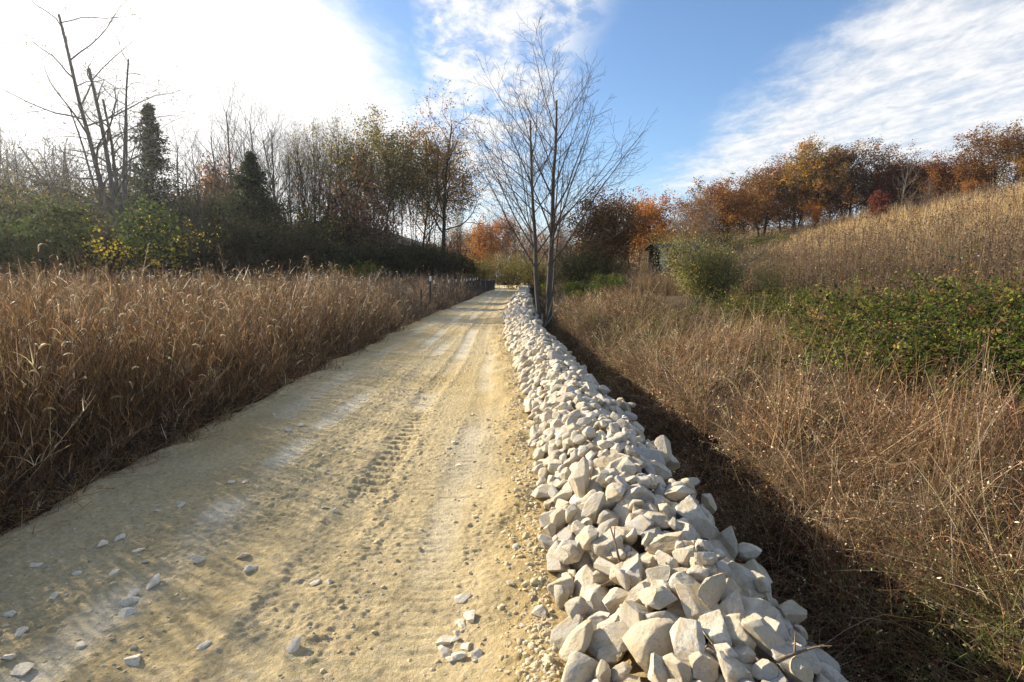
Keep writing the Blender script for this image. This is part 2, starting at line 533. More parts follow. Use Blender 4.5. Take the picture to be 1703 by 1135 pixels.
def rock_shape(seed, sub):
    g = np.random.default_rng(seed + 1000)
    V, Fc = ICO[sub]
    P = V.copy()
    for k in range(g.integers(11, 17)):
        n = g.normal(size=3); n /= np.linalg.norm(n)
        d = g.uniform(.42, .80)
        P = P - np.clip(P @ n - d, 0, None)[:, None] * n * .985
    a = .045 * vn3(P[:, 0] * 1.7 + 9, P[:, 1] * 1.7 + 5, P[:, 2] * 1.7, seed)
    if sub >= 3:
        a = a + .030 * vn3(P[:, 0] * 4 + 9, P[:, 1] * 4 + 5, P[:, 2] * 4, seed + 1)
    if sub >= 4:
        q = vn3(P[:, 0] * 10, P[:, 1] * 10, P[:, 2] * 10, seed + 2)
        a = a + .020 * q - .05 * np.clip(q - .40, 0, 1) + .012 * vn3(P[:, 0] * 24, P[:, 1] * 24, P[:, 2] * 24, seed + 3)
    P = P * (1 + a)[:, None]
    lo, hi = P.min(0), P.max(0)
    P = (P - (lo + hi) / 2) / ((hi - lo) / 2)
    return P, Fc


NPROTO = 22
rock_me = []
for k in range(NPROTO):
    P, Fc = rock_shape(k, 5)
    rock_me.append(Geo().add(P, Fc).mesh('rock')); rock_me[-1].materials.append(M['rock'])
rock_lo = {2: [rock_shape(k, 2) for k in range(NPROTO)], 1: [rock_shape(k, 1) for k in range(NPROTO)], 3: [rock_shape(k, 3) for k in range(NPROTO)]}

CELL = .022
HX0, HX1, HY0, HY1 = -1.2, 4.2, 1.5, BERM_END
hx = np.arange(HX0, HX1, CELL); hy = np.arange(HY0, HY1, CELL)
HXG, HYG = np.meshgrid(hx, hy)
S_ = HXG - xr(HYG)
edgeR = 1.33 + .13 * vn2(HYG * 1.1, HYG * 0, 111) + .08 * vn2(HYG * 4, HXG, 112) - .5 * smooth(25, 60, HYG)
TGT = np.interp(S_, BS, BZ) * smooth(BERM_END + 18, BERM_END, HYG) + .05 * fbm2(HXG * 1.6, HYG * 1.1, 113, 3) + .02
inside = (S_ > .0 + .07 * vn2(HYG * 2.2, HYG * 0, 114)) & (S_ < edgeR)
HGT = np.where(S_ < .05, np.maximum(zg(HXG, HYG), road_z(HXG, HYG)), zg(HXG, HYG))
IDM = np.full(HGT.shape, -1, np.int32)
ROCKS = []          # (loc, quat, dims, proto)


def berm_normal(x, y):
    e = .12
    s = x - float(xr(y))
    dzdx = (np.interp(s + e, BS, BZ) - np.interp(s - e, BS, BZ)) / (2 * e)
    n = Vector((-dzdx, 0, 1)); n.normalize()
    return n


def drop(x, y, dims, quat, force_z=None, pct=62):
    """rest an ellipsoid on the height field; stamps it"""
    Rm = np.array(quat.to_matrix())
    A = Rm @ np.diag(1 / np.array(dims) ** 2) @ Rm.T
    ext = np.sqrt(np.diag(np.linalg.inv(A)))
    i0, i1 = int((y - ext[1] - HY0) / CELL), int((y + ext[1] - HY0) / CELL) + 2
    j0, j1 = int((x - ext[0] - HX0) / CELL), int((x + ext[0] - HX0) / CELL) + 2
    i0, j0 = max(i0, 0), max(j0, 0); i1, j1 = min(i1, HGT.shape[0]), min(j1, HGT.shape[1])
    if i1 <= i0 or j1 <= j0: return None
    X, Y = HXG[i0:i1, j0:j1] - x, HYG[i0:i1, j0:j1] - y
    b = A[0, 2] * X + A[1, 2] * Y
    c = A[0, 0] * X * X + 2 * A[0, 1] * X * Y + A[1, 1] * Y * Y - 1
    disc = b * b - A[2, 2] * c
    ok = disc > 0
    if ok.sum() < 3: return None
    sq = np.sqrt(np.where(ok, disc, 0))
    bot, top = (-b - sq) / A[2, 2], (-b + sq) / A[2, 2]
    H = HGT[i0:i1, j0:j1]
    z = np.percentile((H - bot * .8)[ok], pct) if force_z is None else force_z
    new = z + top * .92
    upd = ok & (new > H)
    H[upd] = new[upd]
    IDM[i0:i1, j0:j1][upd] = len(ROCKS)
    return z


def rand_quat(g, n, tilt=.45, az=None):
    q = Vector((0, 0, 1)).rotation_difference(n)
    q2 = Quaternion((math.cos(a := g.uniform(0, 6.28)), math.sin(a), 0), g.normal(0, tilt))
    q1 = Quaternion((0, 0, 1), g.uniform(0, 6.28) if az is None else az)
    return q @ q2 @ q1


# the boulders one can tell apart: px, py, width px, height px, az, tilt, proto, label
HEROES = [
    (1090, 1063, 96, 88, .5, .5, 3, 'biggest pale block in the near rocks, its flat face split by a shadow'),
    (1012, 1050, 62, 50, .1, .1, 7, 'bright rounded limestone rock just left of the biggest pale block'),
    (955, 1094, 34, 80, 1.5, .9, 9, 'tall narrow white rock standing at the road edge of the pile'),
    (1010, 905, 56, 60, .8, .4, 11, 'long knobbly limestone rock high on the sunlit crest of the bank'),
    (1186, 1045, 84, 52, 2.8, .3, 5, 'largest smooth grey boulder on the shaded side of the bank'),
    (935, 978, 48, 44, .3, .4, 1, 'sunlit square topped rock above the narrow white rock'),
    (1064, 985, 60, 22, .4, .1, 13, 'flat pointed slab lying between two dry twigs on the bank'),
    (1098, 985, 54, 42, 2.6, .2, 15, 'broad pale rock at the right end of the flat slab'),
    (1106, 1030, 60, 62, 1.1, .5, 17, 'rough pitted rock leaning behind the biggest pale block'),
    (1130, 1110, 50, 70, 1.4, .7, 2, 'tan upright rock below the biggest pale block'),
    (1008, 1095, 32, 52, 1.5, .8, 8, 'upright egg shaped pale rock below the bright rounded rock'),
    (1352, 1078, 34, 28, .2, .2, 6, 'lone grey boulder lying out in the ditch mouth'),
    (940, 722, 46, 20, .1, .1, 4, 'long flat topped cream rock midway along the sunlit side'),
    (1142, 845, 40, 30, 2.4, .3, 10, 'angular grey rock sticking out over the ditch'),
    (898, 1020, 24, 34, 1.5, .4, 12, 'small white rock sitting apart on the sandy road edge'),
]
gR = np.random.default_rng(21)
for (px, py, wp, hp, az, tl, pr, lab) in HEROES:
    d = ray(px, py)
    ts = np.linspace(1.8, 14, 4000)
    pts = np.array([0, 0, CAM_H]) + ts[:, None] * d
    hh = np.interp(pts[:, 0] - xr(pts[:, 1]), BS, BZ) + .05
    k = int(np.argmax(pts[:, 2] < hh)); t = ts[k]; p = pts[k]
    w, h = wp * t / F_PX / 2, hp * t / F_PX / 2
    n = berm_normal(p[0], p[1])
    dims = (w, max(h * .95, w * .55), max(h * .8, w * .5))
    q = Vector((0, 0, 1)).rotation_difference(n) @ Quaternion((0, 0, 1), az * .5) @ Quaternion((1, 0, 0), tl * .4)
    z = drop(p[0], p[1], dims, q, force_z=None if 'lone grey' in lab else p[2] - dims[2] * .10)
    ROCKS.append((np.array([p[0], p[1], z]), q, dims, pr, lab))

for (r0, r1, need, dens) in ((.085, .12, .55, .6), (.062, .09, .42, 1.8), (.044, .066, .34, 2.2), (.030, .044, .26, 1.2)):
    cand = np.argwhere(inside)
    rm = (r0 + r1) / 2
    narea = len(cand) * CELL * CELL
    ncand = int(narea / (rm * rm * 3.2) * dens)
    sel = cand[gR.choice(len(cand), min(ncand, len(cand)), replace=False)]
    for i, j in sel:
        x, y = HXG[i, j], HYG[i, j]
        far = 1 + .012 * max(0, y - 10)
        if r1 < .05 and y > 9 or r1 < .07 and y > 16 or r1 < .1 and y > 40: continue
        sN = x - xr(y)
        rr = gR.uniform(r0, r1) * far * (1.0 if sN < .75 else 1.2)
        if TGT[i, j] - HGT[i, j] < need * rr: continue
        dims = (rr * gR.uniform(.95, 1.4), rr * gR.uniform(.75, 1.0), rr * gR.uniform(.55, .85))
        q = rand_quat(gR, berm_normal(x, y), .5)
        z = drop(x, y, dims, q, pct=62 if sN < .8 else 68)
        if z is None: continue
        ROCKS.append((np.array([x, y, z]), q, dims, int(gR.integers(NPROTO)), None))
# strays lying in the ditch and at the right foot
for k in range(60):
    y = gR.uniform(3.4, 26); s = gR.uniform(1.35, 1.8); x = float(xr(y)) + s
    rr = gR.uniform(.04, .085)
    dims = (rr * 1.3, rr, rr * .7); q = rand_quat(gR, Vector((0, 0, 1)), .3)
    z = drop(x, y, dims, q)
    if z is not None:
        ROCKS.append((np.array([x, y, z]), q, dims, int(gR.integers(NPROTO)), None))

cells = np.bincount(IDM[IDM >= 0], minlength=len(ROCKS))
score = []
for k, rk in enumerate(ROCKS):
    p = rk[0]
    d2 = p[0] ** 2 + p[1] ** 2 + (p[2] - CAM_H) ** 2
    pxx = 851.5 + F_PX * p[0] / (p[1] * math.cos(PITCH) + (CAM_H - p[2]) * math.sin(PITCH))
    fwd = p[1] * math.cos(PITCH) - (p[2] - CAM_H) * math.sin(PITCH)
    up = p[1] * math.sin(PITCH) + (p[2] - CAM_H) * math.cos(PITCH)
    pyy = 567.5 - F_PX * up / fwd
    vis = -50 < pyy < 1175 and cells[k] > 3
    sunny = (p[0] - float(xr(p[1]))) < .66
    score.append((cells[k] * CELL * CELL / d2 if vis else 0., sunny))
order = sorted(range(len(ROCKS)), key=lambda k: -(score[k][0] + (1 if ROCKS[k][4] else 0)))
solo = set(order[:297])
pile = Geo()
n_b = 0
for k, (p, q, dims, pr, lab) in enumerate(ROCKS):
    if k in solo:
        o = bpy.data.objects.new('rock', rock_me[pr]); COL.objects.link(o)
        o.location = p; o.rotation_mode = 'QUATERNION'; o.rotation_quaternion = q; o.scale = dims
        if lab:
            tag(o, lab, 'rock', 'near rocks of the roadside bank')
        elif score[k][1]:
            tag(o, 'pale limestone rock on the sunlit road side of the near bank', 'rock', 'near rocks of the roadside bank')
        else:
            tag(o, 'pale limestone rock on the shaded ditch side of the near bank', 'rock', 'near rocks of the roadside bank')
    elif cells[k] > 1 or p[1] < 3:
        lod = 3 if p[1] < 7 else (2 if p[1] < 24 else 1)
        V, Fc = rock_lo[lod][pr]
        V = (V * np.array(dims)) @ np.array(q.to_matrix()).T + p
        pile.add(V, Fc, np.full((len(V), 3), gR.uniform()))
tag(pile.obj('rock_bank', M['rocks']), 'bank of tipped pale limestone rocks running along the road into the distance', kind='stuff')
ROCK_GRID = (hx, hy)

# loose stones lying on the road ------------------------------------------------
LOOSE = [(770, 996, 26), (784, 1030, 24), (768, 1036, 20), (742, 1062, 26), (738, 1083, 24), (764, 1092, 22), (757, 1062, 16), (774, 1075, 18), (750, 1094, 16), (792, 1092, 20), (760, 1050, 14),
         (417, 943, 22), (402, 922, 20), (330, 930, 24), (256, 968, 28), (218, 995, 24), (211, 1016, 22), (222, 985, 18), (38, 1110, 26), (222, 1094, 24), (490, 1075, 24), (339, 1070, 18), (133, 1068, 18),
         (263, 850, 14), (300, 842, 14), (386, 804, 12), (407, 800, 12), (480, 717, 14), (500, 709, 12), (200, 893, 18), (230, 915, 16), (190, 950, 16), (130, 950, 14), (36, 1050, 16), (12, 1094, 18), (540, 842, 12), (556, 848, 12), (525, 963, 16), (548, 967, 16),
         (790, 862, 12), (858, 920, 14), (852, 906, 12), (850, 985, 14), (795, 812, 12), (755, 738, 12), (762, 772, 10), (745, 746, 12), (812, 700, 9), (830, 760, 10), (700, 880, 8), (640, 860, 8), (610, 1010, 8), (470, 620, 10), (510, 610, 9), (430, 660, 10), (455, 690, 9), (170, 905, 14), (90, 990, 14), (60, 935, 14), (15, 1020, 16)]
NAMED = {0: 'white bean shaped stone alone on the road above a cluster of stones',
         11: 'pale tan stone casting a short shadow in the middle of the road',
         14: 'largest pale flat stone on the shaded left part of the road',
         20: 'grey white stone leaning in a rut of the near road',
         19: 'tan lump of stone at the mouth of a hollow near the road bottom'}
for k, (px, py, w) in enumerate(LOOSE):
    p = ground_pt(px, py)
    r = w / F_PX * np.linalg.norm(p - np.array([0, 0, CAM_H])) / 2 * .92
    o = bpy.data.objects.new('loose_stone', rock_me[int(gR.integers(NPROTO))]); COL.objects.link(o)
    o.scale = (r * 1.15, r * gR.uniform(.7, .9), r * gR.uniform(.38, .55))
    o.location = (p[0], p[1], float(road_z(p[0], p[1])) + r * .14)
    o.rotation_euler = (gR.normal(0, .2), gR.normal(0, .2), gR.uniform(0, 6.28))
    if k in NAMED: lab = NAMED[k]
    elif k < 11: lab = 'small white stone in the cluster on the near road beside the rocks'
    elif px < 620: lab = 'small grey stone scattered on the rutted left half of the road'
    else: lab = 'small pale stone scattered on the road near its rocky edge'
    o.material_slots[0].link = 'OBJECT'; o.material_slots[0].material = M['stone']
    tag(o, lab, 'stone', 'loose stones on the road')

gravel = Geo()
ng = 8500
gyv = 1.7 + 26 * gR.uniform(0, 1, ng) ** 2.2
u = gR.uniform(0, 1, ng)
near_edge = gR.uniform(0, 1, ng) < .30
gxv = np.where(near_edge, xr(gyv) - np.abs(gR.normal(-.05, .09, ng)), xl(gyv) + u * (xr(gyv) - xl(gyv)))
kp = near_edge | (fbm2(gxv * 1.5, gyv * .8, 105, 3) + gR.uniform(-.35, .35, ng) > 0.0)
gxv, gyv, near_edge = gxv[kp], gyv[kp], near_edge[kp]; ng = len(gxv)
gz = road_z(gxv, gyv)
for k in range(ng):
    V, Fc = rock_lo[2 if gyv[k] < 5 else 1][k % NPROTO]
    r = (gR.lognormal(-5.05, .45)) * (1.3 if near_edge[k] else 1) * (1 + .02 * gyv[k])
    r = min(r, .028)
    q = Quaternion((0, 0, 1), gR.uniform(0, 6.28)) @ Quaternion((1, 0, 0), gR.normal(0, .4))
    V = (V * np.array([r * 1.2, r, r * .7])) @ np.array(q.to_matrix()).T + np.array([gxv[k], gyv[k], gz[k] - r * .05])
    gravel.add(V, Fc, np.array([.62, .51, .32]) * gR.uniform(.85, 1.2) if gR.uniform() < .85 else np.array([.64, .58, .46]) * gR.uniform(.75, 1.1))
tag(gravel.obj('road_gravel', M['earth']), 'fine tan gravel and clods strewn over the road', kind='stuff')


# ------------------------------------------------------------------ trees
def grow_tree(seed, stems, nchild=(14, 7, 4), ang=(.7, .65, .7), ratio=(.45, .45, .5), start=(.3, .15, .1),
              wob=(.05, .10, .16, .2), trop=(.03, .07, .04, .0), taper=(.25, .2, .3, .5), nseg=(10, 7, 5, 3), rmin=.006, cratio=.5, shape=.6):
    """stems: list of (base xyz, direction, length, radius). Returns branch polylines by level."""
    r_ = random.Random(seed)
    out = {0: [], 1: [], 2: [], 3: []}

    def nrm(v):
        l = math.sqrt(v[0] ** 2 + v[1] ** 2 + v[2] ** 2) or 1
        return (v[0] / l, v[1] / l, v[2] / l)

    def go(p, d, L, rad, lv):
        n = nseg[lv]
        pts, rs = [p], [rad]
        st = L / n
        for i in range(n):
            w = wob[lv]
            d = nrm((d[0] + r_.gauss(0, w), d[1] + r_.gauss(0, w), d[2] + r_.gauss(0, w) + trop[lv]))
            p = (p[0] + d[0] * st, p[1] + d[1] * st, p[2] + d[2] * st)
            pts.append(p); rs.append(max(rmin, rad * (1 - (1 - taper[lv]) * (i + 1) / n)))
        out[lv].append((pts, rs))
        if lv >= len(nchild): return
        nc = nchild[lv]
        nc = max(1, int(round(nc * (L if lv == 0 else 1) / (8. if lv == 0 else 1))))
        rot = r_.uniform(0, 6.28)
        for k in range(nc):
            f = start[lv] + (1 - start[lv]) * ((k + r_.random()) / nc)
            x = f * n; i = min(int(x), n - 1); t = x - i
            q = tuple(pts[i][a] + (pts[i + 1][a] - pts[i][a]) * t for a in range(3))
            rr = rs[i] + (rs[i + 1] - rs[i]) * t
            ax = nrm(tuple(pts[i + 1][a] - pts[i][a] for a in range(3)))
            rot += 2.4 + r_.gauss(0, .4)
            ref = (1, 0, 0) if abs(ax[2]) > .7 else (0, 0, 1)
            u = nrm((ax[1] * ref[2] - ax[2] * ref[1], ax[2] * ref[0] - ax[0] * ref[2], ax[0] * ref[1] - ax[1] * ref[0]))
            v = (ax[1] * u[2] - ax[2] * u[1], ax[2] * u[0] - ax[0] * u[2], ax[0] * u[1] - ax[1] * u[0])
            a = ang[lv] * r_.uniform(.7, 1.3)
            cs, sn = math.cos(a), math.sin(a)
            dd = tuple(ax[m] * cs + (u[m] * math.cos(rot) + v[m] * math.sin(rot)) * sn for m in range(3))
            cl = L * ratio[lv] * (1 - shape * f) * r_.uniform(.7, 1.25) * 1.3
            go(q, dd, cl, max(rmin, rr * cratio * r_.uniform(.8, 1.1)), lv + 1)

    for (b, d, L, rad) in stems:
        go(tuple(b), nrm(d), L, rad, 0)
    return out


BARK = dict(grey=(.16, .14, .12), brown=(.115, .095, .075), dark=(.045, .037, .030), pale=(.26, .235, .20))


def wood_geo(br, levels, col, sides=(9, 6, 4, 3), rscale=1.):
    g = Geo()
    for lv in levels:
        if not br[lv]: continue
        by = {}
        for pts, rs in br[lv]:
            by.setdefault(len(pts), []).append((pts, rs))
        for n, lst in by.items():
            P = np.array([a for a, b in lst]); r = np.array([b for a, b in lst]) * rscale
            g.add(*tubes(P, r, sides[lv], np.array(col)))
    return g


def crown_geo(br, levels, per, size, palette, spread=.25, seed=0, keep=1., zmin=None, flat=.2):
    g_ = np.random.default_rng(seed)
    pts = []
    for lv in levels:
        for P, r in br[lv]:
            if g_.random() > keep: continue
            P = np.array(P)
            f = g_.uniform(.35, 1., per) * (len(P) - 1)
            i = np.minimum(f.astype(int), len(P) - 2); t = (f - i)[:, None]
            pts.append(P[i] * (1 - t) + P[i + 1] * t)
    if not pts: return Geo()
    n = len(pts)
    cc = np.repeat(pick(palette, n, .22, g_), per, 0)
    P = np.concatenate(pts)
    P = P + g_.normal(0, spread, P.shape)
    if zmin is not None:
        k = P[:, 2] > zmin; P, cc = P[k], cc[k]
    cc = cc * np.exp(g_.normal(0, .15, (len(P), 1)))
    return Geo().add(*leaves(P, size * g_.uniform(.6, 1.3, len(P)), cc, flat, .7, g_))


PAL = dict(
    rust=[(.20, .085, .026, 3), (.26, .12, .032, 2), (.13, .062, .026, 2), (.30, .16, .04, 1)],
    darkrust=[(.17, .085, .034, 3), (.23, .11, .036, 2), (.12, .07, .032, 2), (.32, .17, .055, .8)],
    redrust=[(.24, .085, .035, 3), (.17, .06, .03, 2), (.30, .13, .05, 1)],
    orange=[(.38, .15, .03, 3), (.30, .10, .022, 2), (.42, .22, .05, 1), (.2, .1, .03, 1)],
    olive=[(.15, .13, .04, 3), (.22, .165, .045, 2), (.32, .22, .06, 1), (.10, .10, .035, 2)],
    gold=[(.38, .21, .045, 2), (.26, .14, .035, 2), (.20, .14, .04, 2), (.13, .11, .04, 1)],
    red=[(.17, .050, .032, 2), (.13, .045, .03, 1)],
    pinkish=[(.27, .14, .085, 2), (.33, .19, .115, 1), (.20, .105, .065, 1)],
    olive2=[(.075, .07, .03, 3), (.11, .085, .04, 2), (.05, .055, .025, 2)],
    green=[(.040, .056, .019, 3), (.058, .076, .024, 2), (.095, .10, .03, 1)],
    dark=[(.032, .040, .020, 3), (.050, .055, .026, 2), (.075, .062, .032, 1.5), (.10, .075, .04, .6)],
    cedar=[(.030, .045, .024, 3), (.042, .056, .028, 2), (.055, .055, .03, 1)],
    bramble=[(.085, .115, .020, 3), (.15, .165, .028, 2), (.040, .062, .017, 3), (.28, .24, .05, .7), (.20, .10, .045, .6)],
    silver=[(.33, .30, .11, 3), (.44, .39, .19, 2), (.20, .21, .06, 2), (.38, .27, .13, 1.4)],
    yellow=[(.55, .42, .04, 2), (.42, .33, .05, 1)],
)


class Proto:
    def __init__(self, seed, H, stems, bark='brown', leaf=None, leaf_n=8, leaf_size=.16, leaf_lv=(2, 3), spread=.3, keep=1., zmin=None, rscale=1., **kw):
        br = grow_tree(seed, stems, **kw)
        zt = max(p[2] for lv in br for P, r in br[lv] for p in P)
        k = H / zt
        for lv in br:
            br[lv] = [([tuple(a * k for a in p) for p in P], [a * k for a in r]) for P, r in br[lv]]
        self.H = H
        self.g_trunk = wood_geo(br, (0,), BARK[bark], rscale=rscale)
        self.g_br = wood_geo(br, (1, 2, 3), BARK[bark], rscale=rscale)
        self.g_cr = crown_geo(br, leaf_lv, leaf_n, leaf_size, PAL[leaf], spread, seed, keep, zmin) if leaf else None
        self.trunk = self.g_trunk.mesh('trunk'); self.trunk.materials.append(M['bark'])
        self.br = self.g_br.mesh('branches'); self.br.materials.append(M['bark'])
        self.cr = None
        if self.g_cr is not None and self.g_cr.n:
            self.cr = self.g_cr.mesh('crown'); self.cr.materials.append(M['leaf'])

    def place(self, name, label, px, Y, top=None, H=None, rz=0, group=None, cat='tree', sink=.15, X=None, wide=1.):
        x = at_depth(px, Y) if X is None else X
        z = float(zg(x, Y)) - sink
        if H is None:
            dist = Y
            H = CAM_H + (455 - top) / F_PX * dist - z
        s = H / self.H
        t = thing(name, label, cat, (x, Y, z), rz, group, (s * wide, s * wide, s))
        part('trunk', self.trunk, t); part('branches', self.br, t)
        if self.cr: part('crown', self.cr, t)
        return t


def up(*s):
    """stems as (dx, dy, lean x, lean y, length, radius)"""
    return [((a, b, 0), (c, d, 1), L, r) for a, b, c, d, L, r in s]


bareA = Proto(11, 14, up((0, 0, .02, 0, 14, .17)), 'brown', nchild=(14, 6, 3), ang=(.6, .6, .6), start=(.3, .15, .1), ratio=(.40, .45, .5), trop=(.03, .07, .04, .01), rmin=.005, wob=(.04, .10, .16, .2))
bareB = Proto(12, 13, up((0, 0, .05, 0, 13, .12), (.3, .1, -.1, .05, 11, .09)), 'brown', nchild=(11, 6, 3), ang=(.6, .6, .6), start=(.3, .15, .1), ratio=(.40, .45, .5), trop=(.03, .07, .04, .01), rmin=.005, wob=(.04, .10, .16, .2))
bareC = Proto(13, 14, up((0, 0, 0, 0, 14, .14)), 'brown', nchild=(13, 7, 4), ang=(.8, .65, .6), start=(.40, .15, .1), ratio=(.55, .45, .5), trop=(.03, .08, .04, .01), rmin=.005, wob=(.04, .10, .16, .2))
thin = Proto(14, 13, up((0, 0, .03, .02, 13, .10), (.5, .3, -.06, .04, 12, .09), (-.6, .2, -.03, .0, 11, .08)), 'dark', leaf='olive', leaf_n=3, leaf_size=.10, keep=.5, leaf_lv=(3,), nchild=(12, 6, 3), rmin=.005, ang=(.55, .6, .7), start=(.5, .15, .1), ratio=(.32, .5, .5))
oakA = Proto(15, 12, up((0, 0, .05, 0, 9.5, .24)), 'dark', leaf='rust', leaf_n=22, leaf_size=.185, leaf_lv=(2, 3), spread=.24, keep=1., nchild=(17, 8, 3), ang=(1.0, .75, .8), start=(.28, .25, .2), ratio=(.55, .5, .5), trop=(.03, .05, .03, 0), shape=.35)
oakB = Proto(16, 12, up((0, 0, -.04, .05, 9, .2), (.3, 0, .25, 0, 8, .16)), 'dark', leaf='darkrust', leaf_n=22, leaf_size=.185, leaf_lv=(2, 3), spread=.24, keep=1., nchild=(13, 7, 3), ang=(.9, .75, .8), start=(.30, .25, .2), ratio=(.5, .5, .5), trop=(.04, .05, .03, 0), shape=.35)
oakG = Proto(17, 13, up((0, 0, 0, 0, 11, .25)), 'dark', leaf='gold', leaf_n=22, leaf_size=.185, leaf_lv=(2, 3), spread=.24, keep=.85, nchild=(18, 8, 3), ang=(.95, .7, .8), start=(.25, .25, .2), ratio=(.5, .5, .5), shape=.4)
oakR = Proto(25, 12, up((0, 0, .03, 0, 10, .22), (.2, .2, -.2, 0, 8, .15)), 'dark', leaf='redrust', leaf_n=16, leaf_size=.165, leaf_lv=(2, 3), spread=.22, keep=.85, nchild=(14, 8, 3), ang=(.9, .75, .8), start=(.32, .25, .2), ratio=(.5, .5, .5), trop=(.04, .05, .03, 0), shape=.35)
orangeT = Proto(18, 9, up((0, 0, .05, 0, 8, .14)), 'dark', leaf='orange', leaf_n=14, leaf_size=.16, leaf_lv=(2, 3), spread=.22, keep=.85, nchild=(18, 8, 3), ang=(.8, .7, .8), start=(.2, .2, .2), ratio=(.5, .5, .5), shape=.4)
highcrown = Proto(19, 16, up((0, 0, .02, 0, 14.5, .18)), 'dark', leaf='olive', leaf_n=18, leaf_size=.16, leaf_lv=(2, 3), spread=.24, keep=.85, nchild=(12, 8, 4), ang=(.8, .7, .7), start=(.42, .2, .2), ratio=(.42, .5, .5), shape=.3)
highgold = Proto(20, 15, up((0, 0, -.03, 0, 13, .17), (.4, .2, .08, 0, 12, .12)), 'dark', leaf='gold', leaf_n=18, leaf_size=.16, leaf_lv=(2, 3), spread=.24, keep=.85, nchild=(9, 8, 4), ang=(.85, .7, .7), start=(.40, .2, .2), ratio=(.42, .5, .5), shape=.3)
rosy = Proto(27, 8, up((0, 0, .05, 0, 7, .1), (.3, 0, .2, 0, 6, .08)), 'dark', leaf='pinkish', leaf_n=7, leaf_size=.18, keep=.8, nchild=(14, 6, 2), ang=(.7, .7, .8), start=(.15, .2, .2), ratio=(.45, .5, .5), shape=.4)
redbush = Proto(28, 3, up((0, 0, .1, 0, 2.4, .04), (.2, .1, -.2, .1, 2.2, .04), (-.2, 0, .3, -.1, 2, .03)), 'dark', leaf='red', leaf_n=9, leaf_size=.13, spread=.12, nchild=(40, 5, 2), ang=(.7, .7, .8), start=(.1, .2, .2), ratio=(.45, .5, .5), rmin=.004)
palewood = Proto(29, 9, up((0, 0, .03, 0, 8.5, .1), (.4, .1, .12, 0, 7.5, .08)), 'grey', leaf='pinkish', leaf_n=2, leaf_size=.16, keep=.3, leaf_lv=(3,), nchild=(20, 7, 4), ang=(.6, .6, .6), start=(.2, .15, .1), ratio=(.42, .48, .5))

# the hero bare tree beside the ditch
hero = Proto(36, 12.2, up((-.30, .1, -.02, .0, 11.0, .150), (.10, 0, .03, .03, 12, .18), (-.02, .35, -.06, .1, 9.5, .055), (.28, .2, .13, .05, 10, .065)),
             'brown', nchild=(14, 8, 4), ang=(.72, .6, .65), start=(.28, .16, .12), ratio=(.56, .42, .45), trop=(.012, .045, .035, .02), wob=(.03, .07, .13, .18), rmin=.0058, shape=.60, cratio=.42)
ht = hero.place('bare_tree', 'tall bare grey tree with several stems in the ditch beside the rock bank', 910, 24.5, top=62, rz=.5, sink=.05)
sp = Geo()
for k in range(7):
    a = rng.uniform(0, 6.28)
    pts = np.array([[-.3 + .15 * math.cos(a) * t ** 1 + (.9 * math.cos(a)) * t ** 1.4, -.15 + .5 * math.sin(a) * t, .35 + 1.3 * t ** 1.5] for t in np.linspace(0, 1, 7)])
    sp.add(*tubes(pts[None], np.linspace(.022, .006, 7)[None], 5, np.array((.42, .39, .34))))
sp.obj('sprouts', M['bark'], ht)
st = Geo()
st.add(*tubes(np.array([[[-.45, -.3, -.1], [-.46, -.3, .5], [-.40, -.28, .95]]]), np.array([[.07, .06, .035]]), 7, np.array((.40, .33, .25))))
st.obj('stump', M['bark'], ht)

# dead trees on the left
dead = grow_tree(41, up((0, 0, -.13, 0, 15.5, .17), (.35, .1, -.06, 0, 11, .15), (-.1, .2, -.30, .1, 11.5, .10), (.1, -.1, -.62, -.1, 10, .09), (.2, .1, .10, 0, 12.5, .08)), nchild=(8, 8, 5), ang=(1.0, .8, .8), ratio=(.40, .5, .5), start=(.3, .2, .2), wob=(.03, .16, .2, .2), trop=(.0, -.04, -.05, -.02), rmin=.005, taper=(.35, .2, .3, .5))
x0 = at_depth(212, 36); z0 = float(zg(x0, 36)) - .2
t = thing('dead_tree', 'dead tree with broken leaning stems and drooping limbs, tallest on the left', 'tree', (x0, 36, z0), 0, None, 1.10)
wood_geo(dead, (0,), (.19, .16, .135)).obj('trunk', M['bark'], t); wood_geo(dead, (1, 2, 3), (.19, .16, .135)).obj('branches', M['bark'], t)
crown_geo(dead, (3,), 2, .10, PAL['olive'], .06, 5, .15).obj('crown', M['leaf'], t)
dead = grow_tree(47, up((0, 0, -.02, 0, 14, .19), (.05, 0, .10, .0, 14.5, .11)), nchild=(7, 6, 4), ang=(1.1, .8, .8), ratio=(.28, .5, .5), start=(.25, .2, .2), wob=(.025, .16, .2, .2), trop=(.0, -.03, -.05, -.02), rmin=.005, taper=(.4, .2, .3, .5))
x0 = at_depth(206, 35); z0 = float(zg(x0, 35)) - .2
t = thing('dead_tree', 'dead forked tree with a broken top right of the leaning dead stems', 'tree', (x0, 35, z0), 0, None, .98)
wood_geo(dead, (0,), (.20, .17, .145)).obj('trunk', M['bark'], t); wood_geo(dead, (1, 2, 3), (.20, .17, .145)).obj('branches', M['bark'], t)

